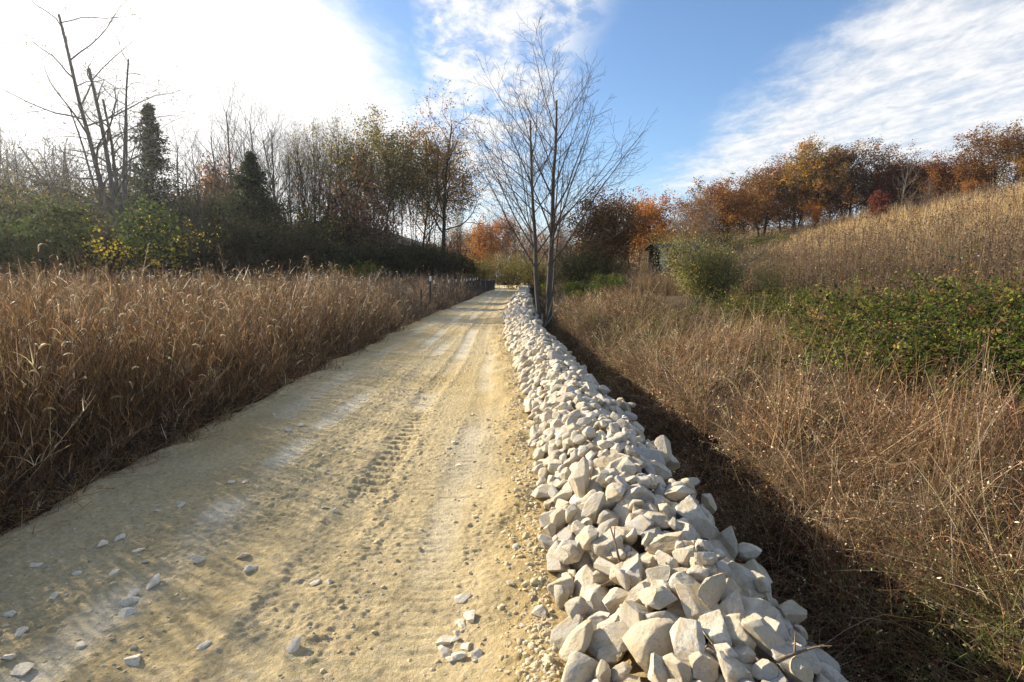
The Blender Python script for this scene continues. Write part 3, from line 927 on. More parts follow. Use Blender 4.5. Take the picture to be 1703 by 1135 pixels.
# conifers
def conifer(seed, H, Rb, n, lean=0):
    g_ = np.random.default_rng(seed)
    tr = Geo().add(*tubes(np.array([[[0, 0, 0], [lean * .3, 0, H * .5], [lean, 0, H]]]), np.array([[.17, .1, .015]]), 8, np.array(BARK['dark'])))
    nb = n
    nb = n * 2
    z = H * (.06 + .93 * g_.uniform(0, 1, nb) ** 1.25)
    Lb = Rb * (1 - z / H) ** 1.05 * g_.uniform(.55, 1.15, nb) * (1 + .35 * np.sin(z * 2.3)) + .15
    az = g_.uniform(0, 6.28, nb)
    P = np.stack([lean * z / H, 0 * z, z], -1)
    V, Fq, Cv, ctr = ribbons(P, Lb, .03, az, 1.2, .35, 4, np.array(BARK['dark']))
    br = Geo().add(V, Fq, Cv)
    pts = []
    for k in range(26):
        f = g_.uniform(.15, 1, nb) * 4; i = np.minimum(f.astype(int), 3); t_ = (f - i)[:, None]
        pts.append(ctr[np.arange(nb), i] * (1 - t_) + ctr[np.arange(nb), i + 1] * t_ + g_.normal(0, .09, (nb, 3)))
    Pn = np.concatenate(pts)
    cr = Geo().add(*leaves(Pn, .26 * g_.uniform(.6, 1.3, len(Pn)), pick(PAL['cedar'], len(Pn), .25, g_), 0, .35, g_))
    return tr, br, cr


for seed, px, Y, top, Rb, n, label in ((1, 268, 43, 186, 5.2, 300, 'dark green cedar with a ragged pointed top left of the bare trees'), (2, 428, 44, 262, 6.2, 360, 'broad dark cedar standing in front of the bare trees')):
    x = at_depth(px, Y); z = float(zg(x, Y)) - .2
    H = CAM_H + (455 - top) / F_PX * Y - z
    t = thing('cedar_tree', label, 'tree', (x, Y, z))
    a, b, c = conifer(seed, H, Rb, n, .1)
    a.obj('trunk', M['bark'], t); b.obj('branches', M['bark'], t); c.obj('crown', M['leaf'], t)

GL = 'trees along the left edge of the field'
bareB.place('bare_tree', 'slender bare tree right next to the ragged pointed cedar', 322, 44, 182, rz=1, group=GL)
bareA.place('bare_tree', 'thin pale bare tree between the two cedars', 347, 40, 205, rz=2, group=GL, wide=.6)
bareA.place('bare_tree', 'tallest bare tree rising behind the broad dark cedar', 402, 50, 138, rz=.3, group=GL, wide=.8)
bareB.place('bare_tree', 'bare two stemmed tree just right of the tallest one behind the broad cedar', 424, 52, 160, rz=4, group=GL)
bareC.place('bare_tree', 'round headed bare tree with a fan of upright branches', 478, 52, 162, rz=2.2, group=GL)
for k, (px, Y, top, rz) in enumerate(((500, 56, 215, .2), (520, 58, 205, 1.4), (540, 55, 210, 2.5), (558, 60, 215, 4), (574, 57, 200, 5.2), (487, 60, 225, 3.3), (530, 64, 198, 2))):
    (thin if k % 2 == 0 else bareA).place('thin_tree', 'thin dark stemmed tree in the sparse grove between fan shaped bare tree and olive crowns', px, Y, top, rz=rz, group='thin trees of the sparse left grove', wide=.75)
highcrown.place('leafy_tree', 'tree with a high olive green crown, tallest of its grove', 642, 60, 184, rz=.5, group=GL)
highcrown.place('leafy_tree', 'tree with a thinner olive crown left of the tallest olive crown', 604, 61, 195, rz=2.9, group=GL, wide=.9)
highgold.place('leafy_tree', 'tree with orange brown leaves next to the dark trunk with reddish top', 700, 62, 212, rz=1.1, group=GL, wide=1.0)
rosy.place('leafy_tree', 'rosy tan tree low in front of the thin grove', 603, 56, 258, rz=1.7, group=GL, wide=1.0)
rosy.place('leafy_tree', 'smaller faded pink brown tree right of the rosy tan tree', 625, 55, 300, rz=.2, group=GL, wide=.8)
for k, (px, Y, top, rz) in enumerate(((655, 63, 240, .5), (672, 61, 250, 2), (688, 65, 260, 4), (716, 64, 265, 5), (628, 64, 240, 3), (766, 67, 330, 1))):
    thin.place('thin_tree', 'slim dark trunk among the leafy crowns of the left grove', px, Y, top, rz=rz, group='slim trunks under the leafy crowns', wide=.6)
orangeT.place('leafy_tree', 'small yellow orange tree behind the bare trees of the left edge', 375, 60, 258, rz=3, group=GL, wide=.7)
for k, (px, Y, top, rz, P_) in enumerate(((8, 56, 235, .3, bareC), (45, 60, 222, 1.2, bareB), (80, 54, 240, 2.2, bareC), (112, 58, 228, 3.2, bareB), (-15, 50, 225, 4.4, bareC), (62, 50, 262, 5.1, bareC), (235, 56, 240, .8, bareB), (292, 54, 225, 1.9, bareC), (28, 46, 270, 2.8, bareC), (98, 48, 272, 3.9, bareC))):
    P_.place('grey_tree', 'grey bare tree in the twiggy woodland around the dead trees', px, Y, top, rz=rz, group='grey bare trees around the dead trees', wide=1.25)
for k, (px, Y, top, rz, P_) in enumerate(((362, 55, 215, .3, bareB), (385, 58, 190, 1.2, bareA), (440, 60, 195, 2.2, bareB), (462, 56, 185, 3.2, bareA), (510, 62, 205, 4.4, bareC), (548, 63, 200, 5.1, bareA), (590, 64, 215, .8, bareB), (455, 64, 210, 1.5, bareC), (535, 58, 235, 2.5, bareC), (418, 62, 205, 2.9, bareC))):
    P_.place('grey_tree', 'dark bare tree in the thin woodland between cedar and leafy grove', px, Y, top, rz=rz, group='dark bare trees of the left woodland', wide=.9)
scrubA = Proto(71, 8, up((0, 0, .1, 0, 7, .09), (.5, .2, .25, .1, 6.2, .07), (-.5, -.1, -.2, .1, 6.5, .07), (.1, .5, -.05, .2, 5.5, .06)), 'dark', leaf='dark', leaf_n=5, leaf_size=.15, leaf_lv=(2, 3), spread=.16, keep=.75, nchild=(18, 7, 3), ang=(.8, .7, .7), start=(.06, .15, .1), ratio=(.42, .5, .5), rmin=.006)
scrubB = Proto(72, 8, up((0, 0, -.1, 0, 7, .09), (.4, .2, .2, .1, 6.6, .07), (-.5, .1, -.3, .1, 5.8, .06)), 'brown', leaf='olive2', leaf_n=4, leaf_size=.15, leaf_lv=(2, 3), spread=.16, keep=.5, nchild=(20, 7, 4), ang=(.8, .7, .7), start=(.06, .15, .1), ratio=(.42, .5, .5), rmin=.006)
for k, (px, Y, top, P_) in enumerate(((225, 47, 310, scrubB), (255, 50, 290, scrubA), (296, 51, 312, scrubB), (325, 53, 325, scrubA), (352, 50, 305, scrubB), (380, 54, 330, scrubA), (470, 52, 318, scrubA), (500, 54, 335, scrubB), (535, 56, 322, scrubA), (565, 58, 345, scrubB), (600, 62, 398, scrubA), (650, 66, 404, scrubB), (690, 68, 402, scrubA), (725, 70, 408, scrubB), (150, 46, 318, scrubB), (100, 48, 300, scrubB), (60, 47, 308, scrubA), (20, 45, 296, scrubB), (-15, 44, 300, scrubA), (185, 49, 300, scrubA))):
    P_.place('scrub_tree', 'dense twiggy scrub tree in the dark mass behind the left field shrubs', px, Y, top, rz=k * 1.37, group='scrub trees massed behind the left shrubs', wide=1.15)
# twisted tree with sparse reddish top
tw = Proto(52, 17, up((0, 0, .03, 0, 16, .24)), 'dark', leaf='pinkish', leaf_n=2, leaf_size=.17, leaf_lv=(3,), spread=.12, keep=.5, zmin=10.5, nchild=(10, 7, 4), ang=(.95, .8, .7), start=(.32, .2, .15), ratio=(.40, .5, .5), wob=(.06, .2, .22, .22), trop=(.05, .12, .06, .02), shape=.45)
tw.place('tall_tree', 'tall dark tree with twisted limbs and a sparse reddish top by the road', 737, 60, 138, rz=5.5, group=GL)

# far end of the road and the right side
GF = 'trees closing off the far end of the road'
for k, (P_, px, Y, top, rz, lab) in enumerate((
        (orangeT, 803, 98, 362, .4, 'bright orange tree at the far end of the road'),
        (bareA, 822, 104, 348, 1.2, 'bare grey tree right behind the bright orange tree'),
        (orangeT, 838, 112, 352, 3.1, 'dull orange tree farther back at the road end'),
        (bareC, 858, 100, 340, 2.2, 'bare pale tree straight above the end of the road'),
        (bareB, 880, 92, 345, 4.2, 'bare tree right of the road end behind the hero ditch tree'.replace('hero ', '')),
        (oakA, 782, 110, 372, 2.6, 'low brown tree left of the bright orange road end tree'),
        (bareA, 770, 92, 372, .6, 'bare tree left of the low brown tree by the road end'),
        (palewood, 935, 78, 350, .8, 'pale twiggy tree behind the stems of the ditch tree'))):
    P_.place('far_tree', lab, px, Y, top, rz=rz, group=GF)
brownT = Proto(23, 8, up((0, 0, .05, 0, 6.6, .18), (.3, 0, -.15, .1, 6, .14)), 'dark', leaf='rust', leaf_n=18, leaf_size=.14, leaf_lv=(2, 3), spread=.22, nchild=(22, 8, 3), ang=(.95, .75, .8), start=(.15, .2, .2), ratio=(.55, .5, .5), shape=.3)
brownT.place('round_tree', 'round brown leaved tree right behind the bare ditch tree', 1003, 52, 300, rz=.7, wide=.95)
GR = 'trees between the ditch tree and the hilltop'
orangeT.place('leafy_tree', 'bright orange tree just left of the shed', 1088, 70, 316, rz=4.4, group=GR, wide=1.1)
orangeT.place('leafy_tree', 'short red orange tree low beside the shed tree', 1062, 66, 330, rz=1.4, group=GR, wide=.8)
palewood.place('pale_tree', 'pale grey nearly bare tree right of the orange shed tree', 1132, 76, 322, rz=2, group=GR)
palewood.place('pale_tree', 'second pale nearly bare tree, left of the lone crest oak', 1166, 80, 312, rz=5, group=GR, wide=.8)
# crest trees: px, Y, top, proto, label detail
GC = 'autumn trees along the hill crest'
CREST = [(1205, 86, 286, oakA, 'rust brown oak standing free at the left end of the hill crest'),
         (1180, 90, 318, oakB, 'smaller brown oak tucked left of the free standing crest oak'),
         (1262, 92, 288, oakB, 'rounded russet oak next right of the free standing crest oak'),
         (1312, 92, 262, oakB, 'wide russet oak left of the golden hilltop tree'),
         (1352, 88, 236, oakG, 'tallest golden yellow tree in the middle of the hill crest'),
         (1402, 84, 244, oakB, 'dark brown oak with outstretched limbs right of the golden tree'),
         (1440, 84, 262, oakR, 'brown oak above the small red bush'),
         (1478, 82, 254, oakR, 'reddish oak left of the grey bare patch on the crest'),
         (1520, 80, 248, oakR, 'reddish brown oak behind the grey bare patch on the crest'),
         (1560, 78, 246, oakR, 'brown oak right of the grey bare patch on the crest'),
         (1592, 74, 256, oakA, 'low brown oak left of the big spreading crest oak'),
         (1642, 72, 216, oakB, 'big spreading russet oak near the right end of the crest'),
         (1690, 68, 240, oakG, 'golden orange tree at the far right end of the crest'),
         (1730, 68, 214, oakR, 'rust oak partly outside the frame at the right of the crest'),
         (1290, 104, 300, oakA, 'brown oak in the second row behind the two russet oaks'),
         (1375, 104, 268, oakR, 'brown oak in the second row behind the golden tree'),
         (1460, 100, 272, oakG, 'yellow brown tree in the second row above the red bush'),
         (1545, 96, 262, oakR, 'dull oak in the second row behind the grey bare patch'),
         (1235, 98, 312, oakG, 'small yellowish oak behind the gap of the crest oaks')]
for k, (px, Y, top, P_, lab) in enumerate(CREST):
    P_.place('oak_tree', lab, px, Y, top, rz=k * 1.7, group=GC, sink=.4, wide=(1.25, 1.12, 1.3, 1.18)[k % 4])
palewood.place('pale_tree', 'grey leafless tree on the crest in front of reddish oaks', 1530, 72, 300, rz=1, group=GC)
palewood.place('pale_tree', 'grey leafless sapling left of the grey leafless crest tree', 1500, 70, 320, rz=3, group=GC, wide=.8)
palewood.place('pale_tree', 'grey leafless sapling right of the grey leafless crest tree', 1562, 70, 318, rz=4, group=GC, wide=.8)
redbush.place('red_bush', 'small red leaved bush at the edge of the crest trees', 1450, 66, 322, rz=1, cat='bush')
orangeT.place('small_tree', 'small orange tree under the brown oaks right of the grey trees', 1592, 66, 300, rz=2, group=GC, wide=.8)
orangeT.place('small_tree', 'low red orange shrub tree below the golden hilltop tree', 1345, 76, 338, rz=5, group=GC, wide=1.)

# ------------------------------------------------------------------ shrubs
def shrub_geo(seed, Rx, Ry, H, n, size, pal, lumps=9, canes=26, cane_col=(.07, .055, .04), fill=.62, flat=.25, asp=.65, gapt=-.35, arch=0):
    g_ = np.random.default_rng(seed)
    c = np.stack([g_.normal(0, .5, lumps) * Rx, g_.normal(0, .5, lumps) * Ry, H * g_.uniform(.22, .72, lumps)], -1)
    rad = np.stack([Rx * g_.uniform(.25, .5, lumps), Ry * g_.uniform(.25, .5, lumps), H * g_.uniform(.18, .30, lumps)], -1)
    k = g_.integers(0, lumps, n)
    d = g_.normal(size=(n, 3)); d /= np.linalg.norm(d, axis=1, keepdims=True)
    P = c[k] + d * rad[k] * (g_.uniform(fill, 1.12, n) ** 1)[:, None]
    P = P + g_.normal(0, .06 * H, (n, 3)) * .35
    keep = (P[:, 2] > .02 * H) & (vn3(P[:, 0] * 3 / H + 50, P[:, 1] * 3 / H + 50, P[:, 2] * 3 / H, seed) > gapt)
    P = P[keep]
    lump_col = pick(pal, lumps, .22, g_)
    cc = .45 * lump_col[k[keep]] + .55 * pick(pal, len(P), .22, g_)
    fo = Geo().add(*leaves(P, size * g_.uniform(.6, 1.35, len(P)), cc, flat, asp, g_))
    az = g_.uniform(0, 6.28, canes)
    L = H * g_.uniform(.75, 1.25, canes)
    B = np.stack([g_.normal(0, .18, canes) * Rx, g_.normal(0, .18, canes) * Ry, np.zeros(canes)], -1)
    _, _, _, ctr = ribbons(B, L, .01, az, g_.uniform(.1, .6, canes), g_.uniform(.1, .9, canes), 6, np.ones(3))
    ca = Geo().add(*tubes(ctr, np.linspace(1, .3, 7)[None] * .006 * (1 + H) * np.ones((canes, 1)) * .6, 4, np.array(cane_col)))
    tips = np.concatenate([ctr[:, 4], ctr[:, 5], ctr[:, 6]])
    tp = np.repeat(tips, 6, 0) + g_.normal(0, .07 * H, (len(tips) * 6, 3)) * .7
    fo.add(*leaves(tp, size * g_.uniform(.5, 1.1, len(tp)), pick(pal, len(tp), .25, g_), flat, asp, g_))
    if arch:
        B = np.stack([g_.normal(0, .42, arch) * Rx, g_.normal(0, .42, arch) * Ry, np.zeros(arch)], -1)
        hh = H * g_.uniform(.7, 1.9, arch)
        _, _, _, c3 = ribbons(B, hh, .01, g_.uniform(0, 6.28, arch), g_.uniform(.1, .5, arch), g_.uniform(.9, 2.3, arch), 10, np.ones(3))
        ca.add(*tubes(c3, np.linspace(1, .35, 11)[None] * .006 * np.ones((arch, 1)), 4, np.array(cane_col)))
        m = 34
        cf = np.repeat(pick(pal, arch, .3, g_), m, 0)
        f = g_.uniform(2.2, 9.95, (arch, m)); i = f.astype(int); t_ = (f - i)[..., None]
        A_ = np.arange(arch)[:, None]
        Q = (c3[A_, i] * (1 - t_) + c3[A_, i + 1] * t_).reshape(-1, 3) + g_.normal(0, .035, (arch * m, 3))
        fo.add(*leaves(Q, size * g_.uniform(.6, 1.4, len(Q)), cf * np.exp(g_.normal(0, .2, (len(Q), 1))), .6, asp, g_))
    return fo, ca


SHR = {}


def shrub(name, label, x, y, key, scale, rz, group=None, cat='bush', sink=.05):
    if key not in SHR:
        seed, Rx, Ry, H, n, size, pal, kw = SHRUB_KINDS[key]
        fo, ca = shrub_geo(seed, Rx, Ry, H, n, size, PAL[pal], **kw)
        a, b = fo.mesh('foliage'), ca.mesh('canes')
        a.materials.append(M['leaf']); b.materials.append(M['bark'])
        SHR[key] = (a, b)
    t = thing(name, label, cat, (x, y, float(zg(x, y)) - sink), rz, group, scale)
    part('foliage', SHR[key][0], t); part('canes', SHR[key][1], t)
    return t


SHRUB_KINDS = dict(
    darkA=(1, 3.2, 2.6, 4.6, 17000, .15, 'dark', dict(lumps=14, canes=60, fill=.5)),
    darkB=(2, 3.0, 2.4, 3.8, 15000, .15, 'dark', dict(lumps=12, canes=60, fill=.5)),
    darkC=(12, 2.4, 2.2, 4.8, 8000, .13, 'olive2', dict(lumps=16, canes=160, fill=.3, gapt=-.1)),
    greenA=(3, 2.6, 2.2, 4.2, 14000, .14, 'green', dict(lumps=12, canes=40, fill=.5)),
    yellow=(4, 1.8, 1.2, 3.6, 190, .17, 'yellow', dict(lumps=8, canes=30)),
    olive=(5, 1.45, 1.2, 2.3, 21000, .052, 'silver', dict(lumps=17, canes=160, fill=.35, cane_col=(.2, .16, .12))),
    brA=(6, 1.3, 1.1, 1.0, 1500, .048, 'bramble', dict(lumps=16, canes=50, cane_col=(.13, .075, .05), fill=.3, gapt=-.02, arch=170)),
    brB=(7, 1.2, 1., .85, 1300, .046, 'bramble', dict(lumps=15, canes=50, cane_col=(.15, .09, .06), fill=.3, gapt=-.02, arch=150)),
    twiggy=(8, 2.6, 2., 3.2, 2600, .12, 'olive', dict(lumps=10, canes=260, cane_col=(.075, .06, .048), fill=.3)),
    greenS=(9, 1.5, 1.2, 1.3, 6000, .07, 'bramble', dict(lumps=9, canes=30, fill=.4)),
)
GS = 'dark shrubs along the far edge of the left field'
shr = [(-6, 26, 'greenA', 1.05, 'light green leafed shrub at the far left behind the field'),
       (40, 29, 'greenA', .95, 'green shrub second from the far left behind the field'),
       (105, 31, 'greenA', .72, 'green shrub in front of the leaning dead stems'),
       (165, 33, 'darkC', .75, 'dark shrub at the foot of the two dead trees'),
       (235, 34, 'darkA', .9, 'dark shrub just right of the dead forked tree'),
       (290, 36, 'darkC', .85, 'dark shrub below the ragged pointed cedar'),
       (345, 38, 'darkB', .8, 'dark shrub between the two cedars'),
       (400, 38, 'darkA', .95, 'dark shrub at the foot of the broad cedar'),
       (460, 41, 'darkC', .95, 'dark shrub right of the broad cedar'),
       (520, 43, 'darkA', .8, 'dark shrub below the sparse grove of thin trees'),
       (612, 47, 'darkA', .78, 'wide dark shrub under the rosy tan tree'),
       (665, 50, 'darkB', 1.0, 'dark shrub under the tallest olive crown'),
       (712, 53, 'darkC', .85, 'dark shrub below the orange brown crown'),
       (745, 57, 'darkB', .82, 'last dark shrub before the road bend'),
       (582, 40, 'greenS', 2.0, 'lower yellow green bush in front of the dark shrubs')]
for k, (px, Y, key, s, lab) in enumerate(shr):
    shrub('shrub', lab, at_depth(px, Y), Y, key, s * (1.28 if 'dark' in key or 'greenA' == key else 1), k * 2.1, GS)
for k, (px, Y, s, lab) in enumerate(((20, 38, 1.5, 'taller dark thicket bush behind the green shrubs at the far left'), (130, 41, 1.6, 'taller dark thicket bush behind the leaning dead stems'), (250, 45, 1.7, 'taller dark thicket bush behind the ragged pointed cedar'), (330, 48, 1.9, 'taller dark thicket bush behind the slender bare tree'),
        (470, 50, 1.8, 'taller dark thicket bush in front of the round headed bare tree'), (540, 54, 1.25, 'taller dark thicket bush in front of the sparse grove'), (640, 58, 1.1, 'dark thicket bush hiding the feet of the leafy grove'), (700, 60, 1.05, 'dark thicket bush below the twisted tall tree'), (585, 57, 1.5, 'dark thicket bush hiding the feet of the thin grove'))):
    shrub('thicket_bush', lab, at_depth(px, Y), Y, ('darkA', 'twiggy', 'darkC')[k % 3], s * (1.15 if k % 3 == 1 else 1.), k * 1.9 + .5, 'taller thicket bushes behind the dark shrubs')
for k, (px, Y, s, lab) in enumerate(((205, 31, 1.1, 'bare shrub with scattered yellow leaves in front of the dead trees'), (262, 33, 1.15, 'bare shrub with a few yellow leaves right of the dead trees'))):
    t = shrub('yellow_shrub', lab, at_depth(px, Y), Y, 'yellow', s * 1.1, k * 2, None)
for k, (px, Y, s, lab) in enumerate(((30, 40, 1.7, 'grey twiggy thicket bush at the far left on the slope'), (90, 44, 1.9, 'grey twiggy bush on the slope left of the dead trees'), (135, 40, 1.5, 'twiggy bush right behind the leaning dead stems'), (60, 52, 2.0, 'highest grey twiggy bush on the left slope'), (235, 42, 1.5, 'twiggy bush behind the dead forked tree'), (300, 46, 1.6, 'twiggy bush behind the slender bare tree'))):
    shrub('twiggy_bush', lab, at_depth(px, Y), Y, 'twiggy', s, k * 1.3, 'grey twiggy bushes on the left slope')
shrub('olive_shrub', 'big rounded shrub with small silvery olive leaves hiding the shed', at_depth(1182, 20.5), 20.5, 'olive', (1.22, 1.22, 1.14), .3)
GB = 'green bramble clumps on the right bank'
for k, (px, Y, key, s, lab) in enumerate(((1312, 14.0, 'brA', .85, 'green bramble clump at the left end of the green patch'), (1372, 12.6, 'brA', .85, 'green bramble clump second from the left on the bank'),
        (1462, 9.6, 'brB', 1.0, 'dark green bramble clump in the middle below the green grass'), (1560, 9.4, 'brA', 1.05, 'tall bramble clump under the right part of green grass'),
        (1640, 8.8, 'brA', 1.1, 'large bramble clump beside the right frame edge, upper one'), (1700, 7.6, 'brA', 1.05, 'bramble clump cut by the right edge of the picture'),
        (1510, 7.9, 'brB', 1.0, 'low bramble clump hanging lowest over the brown brush'), (1610, 7.1, 'brB', 1.05, 'yellowish bramble clump low at the right of the bank'),
        (1240, 16.5, 'brB', .85, 'small bramble clump at the foot of the olive shrub'), (1700, 11.5, 'brB', 1.2, 'bramble clump farther back near the right edge'),
        (1010, 34, 'greenS', 1.15, 'bright green bush beyond the ditch tree on the right'), (960, 33, 'greenS', 1.0, 'green bush right behind the trunk of the ditch tree'),
        (1262, 70, 'greenS', 1.9, 'green bush alone below the crest oaks'))):
    shrub('bramble' if k < 10 else 'green_bush', lab, at_depth(px, Y), Y, key, s * (1.05 if k < 10 else 1.), k * 1.9, GB if k < 10 else None)
for k, (px, Y, s, lab) in enumerate(((905, 62, 1.2, 'twiggy brown bush behind the ditch tree at the road edge'), (960, 50, 1.2, 'twiggy brown bush between ditch tree and round brown tree'), (1012, 50, .8, 'twiggy bush left of the shed'), (1120, 60, 1.3, 'twiggy bush behind the shed'), (1195, 68, 1.2, 'twiggy bush on the slope right of the shed'), (790, 66, 1.1, 'twiggy dark bush at the road bend'), (840, 84, 1.4, 'dark bush straight across the end of the road'), (870, 80, 1.2, 'dark bush right of the end of the road'))):
    shrub('twiggy_bush', lab, at_depth(px, Y), Y, 'twiggy', s, k * 1.7, 'brown twiggy bushes beyond the road')

# far woods that read as one mass
def bake(gout, geo, x, y, z, s, rz, w=1., mul=1.):
    V, Fl, C = geo.arrays()
    c_, s_n = math.cos(rz), math.sin(rz)
    V2 = np.stack([(V[:, 0] * c_ - V[:, 1] * s_n) * s * w + x, (V[:, 0] * s_n + V[:, 1] * c_) * s * w + y, V[:, 2] * s + z], -1)
    gout.add(V2, Fl, C * mul)


fb = [Proto(60 + k, 11, up((0, 0, .03, 0, 10.5, .14)), b, leaf=lf, leaf_n=9, leaf_size=.33, leaf_lv=(2,), spread=.5, keep=kp, nchild=(11, 5), ang=(.7, .7), start=(.2, .2), ratio=(.42, .5), nseg=(5, 4, 3, 2), rmin=.018, taper=(.2, .2, .4, .5))
      for k, (b, lf, kp) in enumerate((('grey', None, .12), ('brown', 'rust', .7), ('grey', 'olive', .3), ('brown', 'orange', .5)))]
gw = np.random.default_rng(77)
fw_w, fw_l = Geo(), Geo()
def woods(n, fx, fy, kinds, hmin, hmax):
    for k in range(n):
        x, y = fx(), fy()
        if callable(y): y = y(x)
        P_ = fb[int(gw.choice(kinds))]
        s = gw.uniform(hmin, hmax) / 11
        z = float(zg(x, y)) - .3; rz = gw.uniform(0, 6.28)
        bake(fw_w, P_.g_trunk, x, y, z, s, rz); bake(fw_w, P_.g_br, x, y, z, s, rz)
        if P_.g_cr and P_.g_cr.n: bake(fw_l, P_.g_cr, x, y, z, s, rz)
woods(46, lambda: gw.uniform(-95, -38), lambda: gw.uniform(55, 88), [0, 0, 0], 7, 12)
woods(50, lambda: gw.uniform(-45, 0), lambda: gw.uniform(92, 130), [0, 1, 2], 5, 9)
woods(70, lambda: gw.uniform(-22, 26), lambda: gw.uniform(112, 165), [0, 1, 3, 0], 7, 12)
woods(40, lambda: gw.uniform(14, 44), lambda: gw.uniform(96, 140), [0, 1, 1], 6, 10)
woods(60, lambda: gw.uniform(45, 105), lambda: gw.uniform(70, 125), [0, 1, 1, 0], 6, 10)
o = fw_w.obj('distant_woods', M['bark']); tag(o, 'far woods of bare and rusty trees closing the view', kind='stuff')
part('foliage', fw_l.mesh('foliage'), o, M['leaf'])

# ------------------------------------------------------------------ built things
# steel posts
post_g = Geo(); tip_g = Geo()
def boxg(g_, x0, x1, y0, y1, z0, z1, c=(.5, .5, .5)):
    V = np.array([[x, y, z] for z in (z0, z1) for x, y in ((x0, y0), (x1, y0), (x1, y1), (x0, y1))])
    g_.add(V, np.array([[0, 3, 2, 1], [4, 5, 6, 7], [0, 1, 5, 4], [1, 2, 6, 5], [2, 3, 7, 6], [3, 0, 4, 7]]), np.array(c))
boxg(post_g, -.035, .035, -.005, .005, 0, 1.02); boxg(post_g, -.006, .006, .0055, .035, 0, 1.02)
for k in range(14):
    boxg(post_g, -.012, .012, -.014, -.0055, .12 + k * .062, .145 + k * .062)
boxg(tip_g, -.036, .036, -.006, .006, 1.0205, 1.19); boxg(tip_g, -.007, .007, .0065, .036, 1.0205, 1.19)
pm, tm_ = post_g.mesh('shaft', False), tip_g.mesh('tip', False)
pm.materials.append(M['steel']); tm_.materials.append(M['white'])
tall = [1.0, 1.30, 1.12, .98, 1.10, 1.05, 1.1, 1.08, 1.1, 1.06, 1.1, 1.05, 1.08, 1.1]
ords = ['shortest dark fence post, nearest the camera', 'tallest fence post, thick with a white tip', 'third fence post from the camera, white tipped and slightly leaning', 'fourth fence post, plain dark without a white tip', 'fifth fence post, white tipped', 'sixth fence post, plain dark',
        'seventh fence post, white tipped', 'eighth fence post, white tipped', 'ninth fence post, white tipped', 'tenth fence post, white tipped', 'eleventh fence post, white tipped', 'twelfth fence post counted from the camera', 'thirteenth fence post counted from the camera', 'last fence post before the black fabric fence']
for k in range(14):
    y = 24 + 2.05 * k; x = float(np.interp(y, [24, 40, 52], [-3.82, -3.40, -2.98]))
    t = thing('fence_post', ords[k] + ', at the road edge' if k not in (2, 13) else ords[k], 'post', (x, y, float(zg(x, y)) - .02), .3 * math.sin(k * 3), 'steel fence posts along the road', (1.25 if k == 1 else 1, 1, tall[k]))
    t.rotation_euler = (math.sin(k * 2.7) * .03, math.sin(k * 1.9) * .035 - (.07 if k == 2 else 0), .3)
    part('shaft', pm, t)
    if k not in (0, 3, 5): part('tip', tm_, t)
# black fabric fence at the bend
t = thing('silt_fence', 'low black fabric fence at the far left edge of the road', 'fence', (-2.9, 54, float(zg(-2.9, 54))), 0)
n = 40; u = np.linspace(0, 1, n)
fx = u * 1.15; fy = u * 3.2
wv = .04 * np.sin(u * 34) + .03 * np.sin(u * 13 + 1)
V = []
for zz in (0, .3, .6, .95):
    V.append(np.stack([fx + wv * (.4 + zz), fy, np.full(n, zz) + (.03 * np.sin(u * 21) if zz > .9 else 0)], -1))
front = np.stack(V); back = front + np.array([-.012, .004, 0])
VV = np.concatenate([front.reshape(-1, 3), back.reshape(-1, 3)])
ii = np.arange(4 * n).reshape(4, n)
q1 = np.stack([ii[:-1, :-1], ii[:-1, 1:], ii[1:, 1:], ii[1:, :-1]], -1).reshape(-1, 4)
Geo().add(VV, [q1, q1[:, ::-1] + 4 * n]).obj('fabric', M['fabric'], t)
for k in range(4):
    pg = Geo(); boxg(pg, k * .38 - .06, k * .38 - .02, k * 1.05 - .02, k * 1.05 + .02, -.05, 1.12)
    pg.obj('stake', M['wood'], t, False)
# survey stake
y = 21.8; x = at_depth(957.5, 21.8)
t = thing('survey_stake', 'wooden survey stake wrapped in pink tape on the brown bank', 'stake', (x, y, float(zg(x, y))), .3)
zb = CAM_H - (553 - 455) / F_PX * y - t.location.z
g_ = Geo(); boxg(g_, -.022, .022, -.012, .012, 0, zb + .5); g_.obj('stick', M['wood'], t, False)
g_ = Geo(); boxg(g_, -.05, .05, -.02, .02, zb + .06, zb + .42); g_.obj('tape', M['pink'], t, False)
y = 24; x = at_depth(964, 24)
t = thing('wooden_peg', 'thin grey wooden peg standing behind the pink taped stake', 'stake', (x, y, float(zg(x, y))), 0)
g_ = Geo(); boxg(g_, -.03, .03, -.02, .02, 0, CAM_H - (512 - 455) / F_PX * y - t.location.z); g_.obj('stick', M['wood'], t, False)

# shed
Ys = 50.; xs = at_depth(1113, Ys); zs = float(zg(xs, Ys)) - .1
t = thing('old_shed', 'small weathered grey shed with dark rusty roof, half hidden by the olive shrub', 'shed', (xs, Ys, zs), .18)
ztop = CAM_H + (455 - 416) / F_PX * Ys - zs
def planks(name, x0, x1, z0, z1, y, mat, slope=0):
    g2 = Geo(); w = .17; k = 0; x = x0
    while x < x1 - .02:
        e = min(x + w - .012, x1)
        boxg(g2, x, e, y - .012 - .006 * (k % 3), y + .012, z0 + .03 * math.sin(k * 2.3), z1 + .02 * math.sin(k * 1.7))
        x += w; k += 1
    return g2.obj(name, mat, t, False)
planks('wall', -1.55, -.72, 0, ztop - .02, -1.2, M['wood'])
planks('wall', .15, 1.9, 0, ztop - .45, -1.2, M['wood'])
g_ = Geo(); boxg(g_, -1.53, -1.50, -1.18, 1.2, 0, ztop - .1); boxg(g_, 1.86, 1.89, -1.18, 1.2, 0, ztop - .1); boxg(g_, -1.5, 1.86, 1.17, 1.2, 0, ztop - .1); g_.obj('back_wall', M['dark'], t, False)
